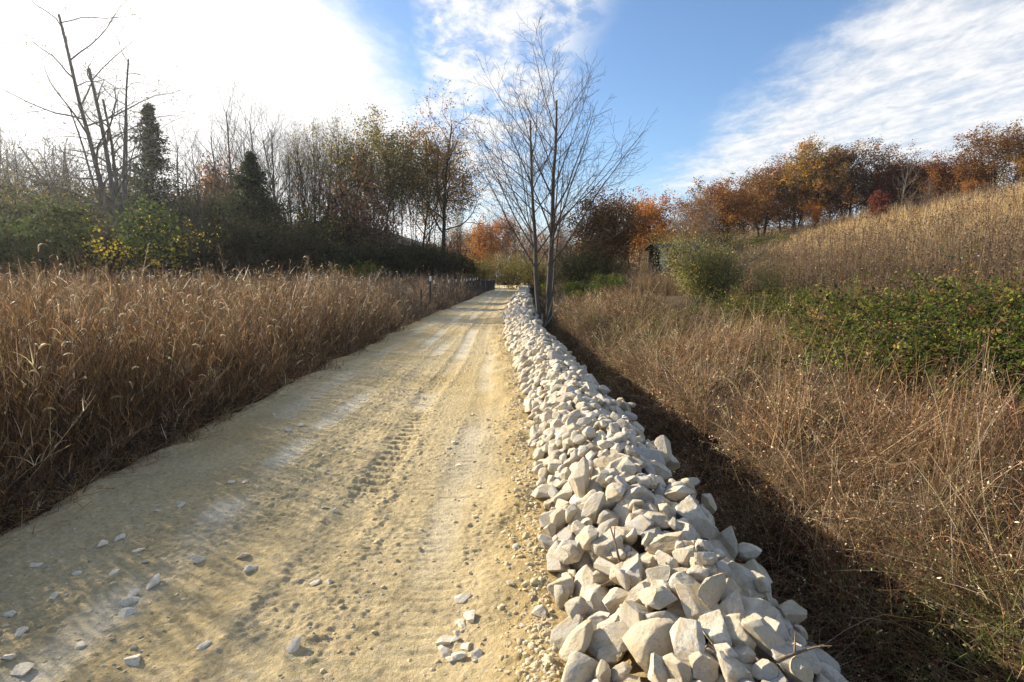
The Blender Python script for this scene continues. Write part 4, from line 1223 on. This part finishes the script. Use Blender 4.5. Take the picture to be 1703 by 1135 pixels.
g_ = Geo(); boxg(g_, .15, 1.85, -1.17, -1.14, ztop - .44, ztop); boxg(g_, -.70, .14, -1.19, -1.16, ztop - .25, ztop); g_.obj('lintel', M['dark'], t, False)
rf = Geo()
V = np.array([[-1.85, -1.5, ztop - .05], [2.2, -1.5, ztop - .05], [2.2, 0, ztop + .42], [-1.85, 0, ztop + .42], [2.2, 1.5, ztop - .05], [-1.85, 1.5, ztop - .05]])
V2 = V + np.array([0, 0, .06])
rf.add(np.concatenate([V, V2]), [np.array([[0, 3, 2, 1], [3, 5, 4, 2], [6, 7, 8, 9], [9, 8, 10, 11], [0, 1, 7, 6], [4, 5, 11, 10], [1, 2, 8, 7], [2, 4, 10, 8], [0, 6, 9, 3], [3, 9, 11, 5]])])
rf.obj('roof', M['tin'], t, False)
g_ = Geo().add(np.array([[-1.5, -1.19, ztop], [-1.5, 1.19, ztop], [-1.5, 0, ztop + .38], [-1.47, -1.19, ztop], [-1.47, 1.19, ztop], [-1.47, 0, ztop + .38]]), [np.array([[0, 2, 1], [3, 4, 5]])]); g_.obj('gable', M['dark'], t, False)

# dry twigs on the rocks
for k, (px, py, L, az, lab) in enumerate(((1000, 985, .42, .45, 'dry twig lying across the sunlit near rocks'), (1030, 945, .16, 1.9, 'thin forked dry stem standing between the near rocks'), (1290, 1115, .2, .3, 'dark thin stem lying on a grey rock by the ditch'))):
    d = ray(px, py); ts = np.linspace(1.8, 8, 3000); pts = np.array([0, 0, CAM_H]) + ts[:, None] * d
    ii_ = np.clip(((pts[:, 1] - HY0) / CELL).astype(int), 0, HGT.shape[0] - 1); jj = np.clip(((pts[:, 0] - HX0) / CELL).astype(int), 0, HGT.shape[1] - 1)
    kx = int(np.argmax(pts[:, 2] < HGT[ii_, jj])); p = pts[kx]
    tl = 1.35 if k != 1 else .5
    g_ = Geo()
    _, _, _, c1 = ribbons(np.zeros((1, 3)), L, .01, az, tl, .25, 8, np.ones(3))
    g_.add(*tubes(c1, np.linspace(.007, .003, 9)[None], 5, np.array((.22, .16, .10))))
    for m in (3, 5):
        _, _, _, c2 = ribbons(c1[:, m], L * .4, .01, az + (.8 if m == 3 else -.7), tl - .4, .4, 5, np.ones(3))
        g_.add(*tubes(c2, np.linspace(.004, .002, 6)[None], 4, np.array((.24, .17, .11))))
    o = g_.obj('dry_twig', M['bark']); o.location = p + np.array([0, 0, .03]); tag(o, lab, 'twig')

# ------------------------------------------------------------------ grasses
def scatter(n, xf, yf, r0, r1, ok):
    """n points, uniform in area, inside a distance band"""
    out = []
    tot = 0
    while tot < n:
        x = rng.uniform(*xf, n * 2); y = rng.uniform(*yf, n * 2)
        r = np.hypot(x, y)
        k = (r >= r0) & (r < r1) & ok(x, y)
        if k.sum() == 0: break
        p = np.stack([x[k], y[k]], -1); out.append(p); tot += len(p)
    p = np.concatenate(out)[:n]
    return p[:, 0], p[:, 1]


def area_of(xf, yf, r0, r1, ok):
    x = rng.uniform(*xf, 40000); y = rng.uniform(*yf, 40000); r = np.hypot(x, y)
    return ((r >= r0) & (r < r1) & ok(x, y)).mean() * (xf[1] - xf[0]) * (yf[1] - yf[0])


GRASS = [(.10, .054, .026, 3), (.155, .083, .033, 3), (.26, .175, .09, 1.4), (.045, .028, .019, 3.4), (.48, .38, .25, .6), (.22, .108, .028, 1.6)]
GRASSF = [(.125, .072, .038, 3), (.175, .108, .057, 3), (.30, .22, .13, 1.6), (.07, .044, .029, 2.4), (.16, .125, .092, 1.8)]
field = Geo(); heads = Geo()
okL = lambda x, y: (x < xl(y) + .02 + .16 * vn2(y * 2.3, y * 0, 8) + .08 * vn2(y * 7, y * 0, 10)) & (x > -1.02 * y - 2.5) & (y < 34 + .52 * (x + 44) + 4 + 3 * vn2(x * .2, y * .2, 7))
for (r0, r1, dens, nl, S, w, xf, yf) in ((0, 9.5, 720, 5, 4, .0040, (-11, -3), (.2, 9.5)), (9.5, 18, 340, 4, 4, .0056, (-19, -3), (2, 18)), (18, 34, 90, 3, 3, .0095, (-36, -2), (6, 34)), (34, 66, 22, 2, 2, .022, (-50, -1.5), (18, 66))):
    n = int(area_of(xf, yf, r0, r1, okL) * dens)
    x, y = scatter(n, xf, yf, r0, r1, okL)
    n = len(x)
    e = xl(y) - x
    pl = fbm2(x * .35, y * .35, 201, 3)
    pl2 = fbm2(x * 1.3, y * 1.3, 203, 3)
    H = (.30 + 1.0 * smooth(0, .65 + .3 * pl2, e)) * np.where(rng.uniform(0, 1, n) < .58, rng.uniform(.45, .82, n), rng.uniform(.85, 1.22, n)) * (1 + .18 * pl + .24 * pl2 + .24 * vn2(x * 3.6, y * 3.6, 205) + .20 * vn2(x * 1.5, y * 1.5, 207))
    az = rng.uniform(0, 6.28, n)
    lean_edge = smooth(.7, 0, np.clip(e, 0, 9)) * .75
    tilt = np.abs(rng.normal(.09 + .12 * np.clip(pl2, 0, 1), .13, n)) + lean_edge * rng.uniform(.2, 1.3, n)
    az = np.where(rng.uniform(0, 1, n) < lean_edge, rng.normal(0, .9, n), az)
    curl = rng.normal(.25, .25, n)
    P = np.stack([x, y, zg(x, y) - .02], -1)
    cc = pick(GRASS if r0 < 18 else GRASSF, n, .25)
    cc = cc * .8 + cc.mean(1, keepdims=True) * .2 * np.array([1.05, .95, .8])
    V, Fq, Cv, ctr = ribbons(P, H, w * rng.uniform(.7, 1.4, n), az, tilt, curl, S, cc, .45)
    field.add(V, Fq, Cv)
    for k in range(nl):
        f = rng.uniform(.12, .95, n) * S; i = np.minimum(f.astype(int), S - 1); t_ = (f - i)[:, None]
        Q = ctr[np.arange(n), i] * (1 - t_) + ctr[np.arange(n), i + 1] * t_
        LL = rng.uniform(.05, .22, n) * (.75 + .35 * H) * (1 if r0 < 18 else 1.35)
        V, Fq, Cv, _ = ribbons(Q, LL, w * rng.uniform(1.1, 2.3, n), rng.uniform(0, 6.28, n), rng.uniform(.08, .75, n), rng.uniform(-.3, 1.4, n), 3 if r0 < 18 else 2, cc * np.exp(rng.normal(.08, .28, (n, 1))), .12)
        field.add(V, Fq, Cv)
    if r0 < 34:
        sel = np.where((rng.uniform(0, 1, n) < (.055 if r0 < 9 else .065 if r0 < 18 else .08)) & (e > .4))[0]
        m = len(sel); tip = ctr[sel, -1]
        th = tilt[sel] + curl[sel]
        _, _, _, hc = ribbons(tip, rng.uniform(.07, .13, m), .01, az[sel], th, rng.uniform(1., 2.6, m), 6, np.ones(3))
        prof = np.array([.35, .8, 1, 1, .9, .65, .2])[None] * rng.uniform(.0055, .0085, m)[:, None] * (1 if r0 < 18 else 1.6)
        hcol = pick([(.58, .46, .30, 2), (.70, .60, .44, 2), (.45, .33, .19, 1)], m, .15)
        heads.add(*tubes(hc, prof, 5, hcol))
        if r0 < 18:
            for q in range(14):
                f = rng.uniform(.2, 5.8, m); i = f.astype(int)
                Q = hc[np.arange(m), i] * (1 - (f - i))[:, None] + hc[np.arange(m), i + 1] * (f - i)[:, None]
                V, Fq, Cv, _ = ribbons(Q, rng.uniform(.010, .02, m), .0012, rng.uniform(0, 6.28, m), rng.uniform(.3, 2.4, m), 0., 1, hcol, .3)
                heads.add(V, Fq, Cv)
# dark upright stalks and bent straws standing among the grass
n = 1500
x, y = scatter(n, (-20, -3), (.5, 20), 0, 20, okL); n = len(x); e = xl(y) - x
P = np.stack([x, y, zg(x, y)], -1)
V, Fq, Cv, _ = ribbons(P, rng.uniform(.9, 1.75, n) * (.45 + .55 * smooth(0, .8, e)), .0075, rng.uniform(0, 6.28, n), np.abs(rng.normal(.08, .14, n)), rng.normal(.1, .25, n), 5, pick([(.05, .033, .023, 3), (.08, .05, .03, 2), (.16, .10, .06, 1)], n), .35)
field.add(V, Fq, Cv)
# straw lying along the road edge
n = 2600
y = 1.5 + 24 * rng.uniform(0, 1, n) ** 1.7; e = rng.normal(-.12, .22, n); x = xl(y) + np.clip(e, -.8, .28)
P = np.stack([x, y, np.where(x < xl(y), zg(x, y), road_z(x, y)) + rng.uniform(.01, .05, n)], -1)
V, Fq, Cv, _ = ribbons(P, rng.uniform(.15, .55, n), .005, rng.uniform(0, 6.28, n), rng.uniform(1.2, 1.55, n), rng.uniform(-.2, .25, n), 3, pick([(.42, .30, .16), (.20, .12, .06), (.30, .2, .1)], n), .4)
field.add(V, Fq, Cv)
o = tag(field.obj('tall_grass', M['grass']), 'field of tall dry brown grass left of the road', kind='stuff')
ho = part('seed_heads', heads.mesh('seed_heads'), o, M['grass']); ho['kind'] = 'stuff'

# taller weeds that stand out of the field
def weed(label, px, Y, top, seed, col=(.30, .22, .14), style=0):
    g_ = np.random.default_rng(seed)
    x = at_depth(px, Y); z = float(zg(x, Y)); H = CAM_H + (455 - top) / F_PX * Y - z
    t = thing('tall_weed', label, 'weed', (x, Y, z), 0, 'tall weeds above the left field')
    _, _, _, c = ribbons(np.zeros((1, 3)), H, .01, g_.uniform(0, 6), .03, g_.normal(.05, .1), 10, np.ones(3))
    Geo().add(*tubes(c, np.linspace(.009, .003, 11)[None] * (Y / 14), 5, np.array(col))).obj('stalk', M['bark'], t)
    hd = Geo()
    m = 34 if style == 0 else 46
    f = g_.uniform(5.5 if style == 0 else 7, 9.99, m); i = f.astype(int)
    Q = c[0, i] * (1 - (f - i))[:, None] + c[0, i + 1] * (f - i)[:, None]
    V, Fq, Cv, cc = ribbons(Q, g_.uniform(.08, .3, m) * (11 - f)[:] * .28, .004 * Y / 14, g_.uniform(0, 6.28, m), g_.uniform(.3, .9, m), g_.uniform(-.1, .7, m), 4, np.array(col), .3)
    hd.add(V, Fq, Cv)
    pts = np.concatenate([cc[:, k] for k in (3, 4)]); pts = pts + g_.normal(0, .012, pts.shape)
    hd.add(*leaves(pts, (.016 * Y / 14), pick([(.40, .30, .18), (.30, .2, .12)], len(pts), .2, g_), 0, .6, g_))
    hd.obj('seed_plume', M['grass'], t)
weed('tall feathery weed in front of the broad cedar, plumes spread wide', 384, 15, 408, 1)
weed('tall single plumed weed left of the yellow green bush', 514, 15, 425, 2, style=1)
weed('weed with a short tan plume below the yellow green bush', 561, 16, 438, 3, style=1)
weed('dark branched weed at the far left of the field', 38, 13, 395, 4, (.12, .09, .07))
weed('second dark weed from the far left', 62, 14, 425, 5, (.14, .10, .07))
weed('pale bushy weed below the two dead trees', 230, 15, 432, 6)
weed('pale weed just left of the one below the dead trees', 182, 16, 426, 7)
weed('thin weed between broad cedar and ragged cedar', 350, 17, 438, 8, style=1)

# right bank brush
BR = [(.185, .115, .056, 3), (.29, .188, .092, 3), (.075, .047, .028, 3.4), (.45, .335, .195, 1.6), (.175, .088, .040, 1.8), (.58, .46, .31, 1.0)]
brush = Geo()
okB = lambda x, y: (x - xr(y) > 2.10 + .22 * vn2(y * 1.3, x, 211)) & (x < 1.02 * y + 2.5) & (x - xr(y) < 4.3 + .11 * y + 1.4 * vn2(x * .35, y * .35, 213)) & (vn2(x * 2.6, y * 2.6, 215) + .5 * vn2(x * 6, y * 6, 217) > -.28)
for (r0, r1, dens, S, w, nb, xf, yf) in ((0, 6.5, 1000, 5, .0042, 5, (1.5, 7), (.5, 6.5)), (6.5, 13, 480, 4, .0060, 4, (1.5, 11), (3, 13)), (13, 26, 150, 3, .010, 4, (1, 12), (8, 26)), (26, 62, 36, 3, .02, 3, (0, 16), (18, 62))):
    n = int(area_of(xf, yf, r0, r1, okB) * dens)
    x, y = scatter(n, xf, yf, r0, r1, okB); n = len(x)
    s = x - xr(y)
    pl = fbm2(x * .7, y * .7, 221, 3); pl2 = fbm2(x * 1.9, y * 1.9, 223, 3)
    grow = .55 + .45 * smooth(2.1, 3.0, s)
    H = grow * (.60 + .60 * pl + .42 * pl2) * rng.uniform(.6, 1.35, n) + .12
    H = np.clip(H, .12, 1.25)
    flow = .7 + 2.4 * vn2(x * 1.1, y * 1.1, 229)
    az = np.where(rng.uniform(0, 1, n) < .72, flow + rng.normal(0, .45, n), rng.uniform(0, 6.28, n))
    tilt = np.abs(rng.normal(.74 + .60 * vn2(x * 1.6, y * 1.6, 230), .30, n)); curl = rng.normal(.45, .55, n)
    over = smooth(3.1, 2.5, s)
    az = np.where(rng.uniform(0, 1, n) < over * .7, math.pi + rng.normal(.3, .8, n), az)
    tuft = np.exp(.55 * vn2(x * 3.1, y * 3.1, 232) + .22 * vn2(x * .9, y * .9, 233))[:, None]
    hue = smooth(-.1, .35, fbm2(x * .5 + 3, y * .5, 225, 3))[:, None]
    cc = pick(BR, n, .25) * tuft; cc = cc * (1 - .35 * hue) + cc * np.array([1.0, .82, .70]) * .35 * hue
    gr = smooth(.32, .5, fbm2(x * .8 + 9, y * .8, 227, 3)) * (rng.uniform(0, 1, n) < .45)
    cc = cc * (1 - gr[:, None]) + pick([(.10, .12, .03), (.15, .16, .05)], n) * gr[:, None]
    P = np.stack([x, y, zg(x, y) - .02], -1)
    V, Fq, Cv, ctr = ribbons(P, H, w * rng.uniform(.6, 1.4, n), az, tilt, curl, S, cc, .35)
    brush.add(V, Fq, Cv)
    # side twigs
    for k in range(2):
        f = rng.uniform(.3, .95, n) * S; i = np.minimum(f.astype(int), S - 1); t_ = (f - i)[:, None]
        Q = ctr[np.arange(n), i] * (1 - t_) + ctr[np.arange(n), i + 1] * t_
        V, Fq, Cv, c2 = ribbons(Q, rng.uniform(.08, .26, n) * (1 + .3 * (r0 > 12)), w * .6, rng.uniform(0, 6.28, n), rng.uniform(.1, 1.3, n), rng.normal(.2, .5, n), 2, cc * np.exp(rng.normal(0, .2, (n, 1))), .3)
        brush.add(V, Fq, Cv)
    for k in range(nb):
        f = rng.uniform(.35, 1., n) * S; i = np.minimum(f.astype(int), S - 1); t_ = (f - i)[:, None]
        Q = ctr[np.arange(n), i] * (1 - t_) + ctr[np.arange(n), i + 1] * t_ + rng.normal(0, .025, (n, 3))
        brush.add(*leaves(Q, rng.uniform(.012, .032, n) * (1 + r0 * .07), cc * np.exp(rng.normal(.05, .3, (n, 1))), 0, .45))
# long pale lodged stalks
n = 900
x, y = scatter(n, (1.8, 9), (1., 14), 0, 14, okB); n = len(x)
P = np.stack([x, y, zg(x, y) + .05], -1)
V, Fq, Cv, _ = ribbons(P, rng.uniform(.7, 1.5, n), .0055, rng.normal(.75, .55, n), rng.uniform(.35, 1.15, n), rng.normal(.15, .25, n), 5, pick([(.48, .36, .22), (.36, .25, .14), (.42, .22, .10)], n, .15), .4)
brush.add(V, Fq, Cv)
tag(brush.obj('dry_brush', M['brush']), 'tangle of dry reddish brown brush on the bank right of the ditch', kind='stuff')

# sprawling low litter in the ditch
lit = Geo(); n = 15000
y = 1.6 + 30 * rng.uniform(0, 1, n) ** 1.6; s = rng.uniform(1.4, 2.7, n); x = xr(y) + s
P = np.stack([x, y, zg(x, y) + rng.uniform(0, .06, n)], -1)
V, Fq, Cv, _ = ribbons(P, rng.uniform(.12, .5, n), .005, rng.uniform(0, 6.28, n), rng.uniform(.9, 1.5, n), rng.normal(.1, .3, n), 3, pick([(.16, .10, .055), (.24, .16, .09), (.34, .24, .14)], n), .4)
lit.add(V, Fq, Cv)
lit.add(*leaves(P + rng.normal(0, .15, P.shape) * np.array([1, 1, .1]), .05, pick([(.16, .07, .03), (.12, .06, .03), (.22, .11, .05)], n), 1.5, .7))
tag(lit.obj('ditch_litter', M['brush']), 'dead stems and fallen leaves in the dark ditch', kind='stuff')

# green grass patch
gp = Geo(); 
okG = lambda x, y: (fbm2(x * .35, y * .35, 231, 3) > -.35) & (x - xr(y) > 5.2)
x, y = scatter(26000, (5.5, 17), (9, 20), 9, 25, okG); n = len(x)
P = np.stack([x, y, zg(x, y) - .01], -1)
V, Fq, Cv, _ = ribbons(P, rng.uniform(.12, .42, n), .011, rng.uniform(0, 6.28, n), np.abs(rng.normal(.3, .3, n)), rng.uniform(.3, 1.8, n), 3, pick([(.075, .13, .025, 3), (.11, .16, .035, 2), (.20, .19, .07, 1), (.28, .22, .10, .7)], n, .22), .15)
gp.add(V, Fq, Cv)
x, y = scatter(3500, (7, 12), (26, 44), 20, 60, lambda x, y: np.hypot((x - at_depth(1060, 36)) / 1.8, (y - 36) / 5) < 1); n = len(x)
P = np.stack([x, y, zg(x, y) - .01], -1)
V, Fq, Cv, _ = ribbons(P, rng.uniform(.2, .4, n), .03, rng.uniform(0, 6.28, n), np.abs(rng.normal(.3, .3, n)), rng.uniform(.3, 1.8, n), 2, pick([(.08, .13, .03), (.11, .15, .035)], n, .22), .15)
gp.add(V, Fq, Cv)
tag(gp.obj('green_grass', M['grass']), 'patches of fresh green grass on the right bank', kind='stuff')

# hillside grass
hl = Geo()
n = 150000
r = np.exp(rng.uniform(math.log(13), math.log(105), n)); a = rng.uniform(R(7), R(47), n)
x, y = r * np.sin(a), r * np.cos(a)
s = x - xr(y)
keep = (s > 7.2 + 1.2 * fbm2(x * .25, y * .25, 241, 2) + 2.5 * smooth(16, 22, r) * smooth(40, 20, r)) & (x < 64)
x, y, r, s = x[keep], y[keep], r[keep], s[keep]; n = len(x)
pn = fbm2(x * .16, y * .10, 243, 4); pn2 = fbm2(x * .5, y * .4, 245, 3)
gold = np.clip(smooth(15, 30, x + 10 * pn + 6 * pn2) * (.35 + .8 * smooth(-.2, .25, pn + .4 * pn2)), 0, 1)[:, None]
cc = pick([(.17, .105, .055, 3), (.24, .15, .075, 2), (.12, .075, .045, 2), (.20, .16, .07, 1)], n, .2) * (1 - gold) + pick([(.50, .36, .17, 3), (.58, .44, .24, 2), (.36, .24, .11, 2), (.20, .13, .07, 1)], n, .2) * gold
H = (.55 + .55 * pn2 + .35 * smooth(6, 20, x) + .35 * np.clip(fbm2(x * 1.1, y * .8, 247, 2), 0, 1)) * rng.uniform(.6, 1.3, n) * (1 + .002 * r) + .2
P = np.stack([x, y, zg(x, y) - .05], -1)
az = rng.uniform(0, 6.28, n)
for k in range(3):
    Pk = P + np.concatenate([rng.normal(0, .08 + .0, (n, 2)) * (1 + r[:, None] * .03), np.zeros((n, 1))], 1)
    V, Fq, Cv, _ = ribbons(Pk, H * rng.uniform(.6, 1.1, n), .006 + .00042 * r, az + k * 2.1, np.abs(rng.normal(.12, .12, n)), rng.normal(.3, .35, n), 2, cc * np.exp(rng.normal(0, .2, (n, 1))), .25)
    hl.add(V, Fq, Cv)
# dark seed stalks
x2 = rng.choice(n, 13000)
V, Fq, Cv, c2 = ribbons(P[x2], H[x2] * rng.uniform(1.15, 1.55, len(x2)), .006 + .0004 * r[x2], az[x2], .06, .1, 3, pick([(.09, .055, .035), (.14, .09, .05)], len(x2)), .5)
hl.add(V, Fq, Cv)
Q = np.repeat(c2[:, 2:4].reshape(-1, 3), 3, 0); rr2 = np.repeat(r[x2], 6)
hl.add(*leaves(Q + rng.normal(0, .04, Q.shape), .03 + .0016 * rr2, pick([(.12, .075, .045), (.18, .12, .07)], len(Q)), 0, .6))
tag(hl.obj('hillside_grass', M['grass']), 'tall golden dry grass covering the hillside', kind='stuff')

# grass on the left slope and verge near the bend
ls = Geo(); n = 22000
x = rng.uniform(-80, -3, n); y = rng.uniform(36, 92, n)
k = (y > 34 + .52 * (x + 44)) & (x < xl(y) - .3)
x, y = x[k], y[k]; n = len(x)
P = np.stack([x, y, zg(x, y) - .05], -1)
V, Fq, Cv, _ = ribbons(P, rng.uniform(.5, 1.3, n), .045, rng.uniform(0, 6.28, n), np.abs(rng.normal(.15, .15, n)), rng.normal(.3, .3, n), 2, pick([(.20, .11, .06), (.14, .085, .045), (.10, .08, .04)], n), .2)
ls.add(V, Fq, Cv)
tag(ls.obj('slope_grass', M['grass']), 'rough brown grass under the trees on the left slope', kind='stuff')

# ------------------------------------------------------------------ air
hz = Geo(); boxg(hz, -245, 265, -85, 335, -4, 42)  # haze volume added to veil and brighten the dark left trees
hm = bpy.data.materials.new('air'); hm.use_nodes = True; hnt = hm.node_tree; hnt.nodes.clear()
ho_ = hnt.nodes.new('ShaderNodeOutputMaterial')
pv_ = nd(hnt, 'ShaderNodeVolumePrincipled', {'Color': (.95, .97, 1., 1), 'Density': .0003, 'Anisotropy': .72})
hnt.links.new(pv_.outputs[0], ho_.inputs['Volume'])
tag(hz.obj('haze', hm, None, False), 'thin sunlit haze added to the air to veil the left trees', kind='stuff')

# ------------------------------------------------------------------ sky, sun, camera
w = bpy.data.worlds.new('World'); sc.world = w; w.use_nodes = True
nt = w.node_tree; nt.nodes.clear()
out = nt.nodes.new('ShaderNodeOutputWorld'); bg = nt.nodes.new('ShaderNodeBackground')
nt.links.new(bg.outputs[0], out.inputs[0])
sky = nd(nt, 'ShaderNodeTexSky', sky_type='NISHITA', sun_disc=False, sun_elevation=SUN_EL, sun_rotation=SUN_AZ, air_density=1.0, dust_density=.6, ozone_density=3.0, altitude=200)
gen = nd(nt, 'ShaderNodeTexCoord').outputs['Generated']
sx = nd(nt, 'ShaderNodeSeparateXYZ', {0: gen})
X_, Y_, Z_ = sx.outputs
yz = mth(nt, 'MAXIMUM', Y_, .08)
A_ = mth(nt, 'DIVIDE', X_, yz); E_ = mth(nt, 'DIVIDE', Z_, yz)
zc = mth(nt, 'MAXIMUM', mth(nt, 'ADD', Z_, .04), .02)
cu = mth(nt, 'DIVIDE', X_, zc); cv = mth(nt, 'DIVIDE', Y_, zc)
pv = nd(nt, 'ShaderNodeCombineXYZ', {0: cu, 1: cv, 2: 0.}).outputs[0]
def cn(scale, detail, rough, stretch=(1, 1, 1), rot=0., dist=0.):
    mp = nd(nt, 'ShaderNodeMapping', {'Vector': pv, 'Rotation': (0, 0, rot), 'Scale': stretch}).outputs[0]
    return nd(nt, 'ShaderNodeTexNoise', {'Vector': mp, 'Scale': scale, 'Detail': detail, 'Roughness': rough, 'Distortion': dist}).outputs[0]
nA = cn(.9, 7, .6, (1, .6, 1), .5, .3)            # large shapes
nB = cn(4.5, 8, .66, (1, .62, 1), -.9, .35)        # ripples
nC = cn(11., 5, .65, (1, .6, 1), -.6, .4)
nAc = mth(nt, 'SUBTRACT', nA, .5); nBc = mth(nt, 'SUBTRACT', nB, .5); nCc = mth(nt, 'SUBTRACT', nC, .5)
def sm(a, b, v):
    n = nd(nt, 'ShaderNodeMapRange', {'Value': v, 'From Min': a, 'From Max': b}, interpolation_type='SMOOTHSTEP')
    return n.outputs[0]
wob = mth(nt, 'ADD', mth(nt, 'MULTIPLY', nAc, .16), mth(nt, 'ADD', mth(nt, 'MULTIPLY', nBc, .13), mth(nt, 'MULTIPLY', nCc, .05)))
edgeL = mth(nt, 'MULTIPLY_ADD', mth(nt, 'SUBTRACT', E_, .287), -.90, -.145)
edgeL = mth(nt, 'MINIMUM', edgeL, -.085)
mL = sm(-.07, .11, mth(nt, 'ADD', mth(nt, 'SUBTRACT', edgeL, A_), wob))
edgeR = mth(nt, 'MULTIPLY_ADD', mth(nt, 'SUBTRACT', E_, .208), 1.12, .285)
mR = sm(-.03, .14, mth(nt, 'ADD', mth(nt, 'SUBTRACT', A_, edgeR), mth(nt, 'MULTIPLY', wob, 1.1)))
mR = mth(nt, 'MULTIPLY', mR, sm(.13, .20, mth(nt, 'ADD', mth(nt, 'MULTIPLY_ADD', A_, .10, E_), mth(nt, 'MULTIPLY', wob, .6))))
mR = mth(nt, 'MULTIPLY', mR, mth(nt, 'MULTIPLY_ADD', sm(.36, .60, mth(nt, 'ADD', mth(nt, 'MULTIPLY', nB, .6), mth(nt, 'MULTIPLY', nC, .42))), .42, .52))
# broken streak cloud in the middle
cR = mth(nt, 'MULTIPLY_ADD', E_, .42, -.035)
bandM = mth(nt, 'MULTIPLY', sm(-.30, -.12, A_), sm(.05, -.07, mth(nt, 'ADD', mth(nt, 'SUBTRACT', A_, cR), mth(nt, 'MULTIPLY', wob, .8))))
rag = sm(.40, .58, mth(nt, 'ADD', mth(nt, 'MULTIPLY', nB, .72), mth(nt, 'MULTIPLY', nC, .30)))
gap = sm(-.11, -.17, mth(nt, 'ADD', A_, mth(nt, 'MULTIPLY', wob, .6)))
gap = mth(nt, 'MULTIPLY', gap, sm(.27, .34, E_))
mM = mth(nt, 'MULTIPLY', mth(nt, 'MULTIPLY', bandM, mth(nt, 'SUBTRACT', 1., gap)), mth(nt, 'MULTIPLY_ADD', rag, .8, .12))
lowb = mth(nt, 'MULTIPLY', sm(.20, .06, E_), .45)
cov = mth(nt, 'MAXIMUM', mth(nt, 'MAXIMUM', mL, mR), mth(nt, 'MAXIMUM', mM, lowb))
front = sm(.05, .25, Y_)
covB = sm(.45, .65, nA)
cov = mth(nt, 'ADD', mth(nt, 'MULTIPLY', cov, front), mth(nt, 'MULTIPLY', mth(nt, 'MULTIPLY', covB, .6), mth(nt, 'SUBTRACT', 1., front)))
sund = (math.sin(SUN_AZ) * math.cos(SUN_EL), math.cos(SUN_AZ) * math.cos(SUN_EL), math.sin(SUN_EL))
dt = nd(nt, 'ShaderNodeVectorMath', {0: gen, 1: sund}, operation='DOT_PRODUCT').outputs['Value']
glow = mth(nt, 'POWER', mth(nt, 'MAXIMUM', dt, 0.), 7.)
fine = mth(nt, 'MULTIPLY_ADD', mth(nt, 'ADD', nBc, nCc), .35, 1.)
SKYK = .095
cb = mth(nt, 'MULTIPLY', mth(nt, 'MULTIPLY_ADD', glow, .45, .49), fine)
ccol = nd(nt, 'ShaderNodeVectorMath', {0: (1.0, .995, .99)}, operation='SCALE'); nt.links.new(cb, ccol.inputs['Scale'])
ccl = nd(nt, 'ShaderNodeVectorMath', {0: ccol.outputs[0]}, operation='SCALE'); ccl.inputs['Scale'].default_value = 1 / SKYK
blue = mixc(nt, 1., sky.outputs[0], (.90, .97, 1.04), 'MULTIPLY')
final = mixc(nt, mth(nt, 'MINIMUM', cov, 1.), blue, ccl.outputs[0])
nt.links.new(final, bg.inputs[0]); bg.inputs[1].default_value = SKYK

sl = bpy.data.lights.new('sun', 'SUN'); sl.energy = 5.0; sl.angle = R(.6); sl.color = (1., .89, .70)
so = bpy.data.objects.new('sun', sl); COL.objects.link(so)
so.rotation_euler = (-Vector(sund)).to_track_quat('-Z', 'Y').to_euler()
so.location = (-30, 40, 60)

cam = bpy.data.cameras.new('camera'); cam.sensor_width = 36; cam.lens = 36 * F_PX / 1703; cam.clip_end = 3000; cam.clip_start = .05
co = bpy.data.objects.new('camera', cam); COL.objects.link(co)
co.location = (0, 0, CAM_H); co.rotation_euler = (math.pi / 2 - PITCH, 0, 0)
sc.camera = co
sc.view_settings.view_transform = 'Standard'; sc.view_settings.look = 'None'; sc.view_settings.exposure = 1.04; sc.view_settings.gamma = 1
sc.render.engine = 'CYCLES'
sc.cycles.use_denoising = True; sc.cycles.denoiser = 'OPENIMAGEDENOISE'; sc.cycles.denoising_input_passes = 'RGB_ALBEDO_NORMAL'; sc.cycles.denoising_prefilter = 'ACCURATE'
sc.cycles.max_bounces = 6; sc.cycles.diffuse_bounces = 3; sc.cycles.transmission_bounces = 3; sc.cycles.transparent_max_bounces = 4
sc.cycles.caustics_reflective = False; sc.cycles.caustics_refractive = False
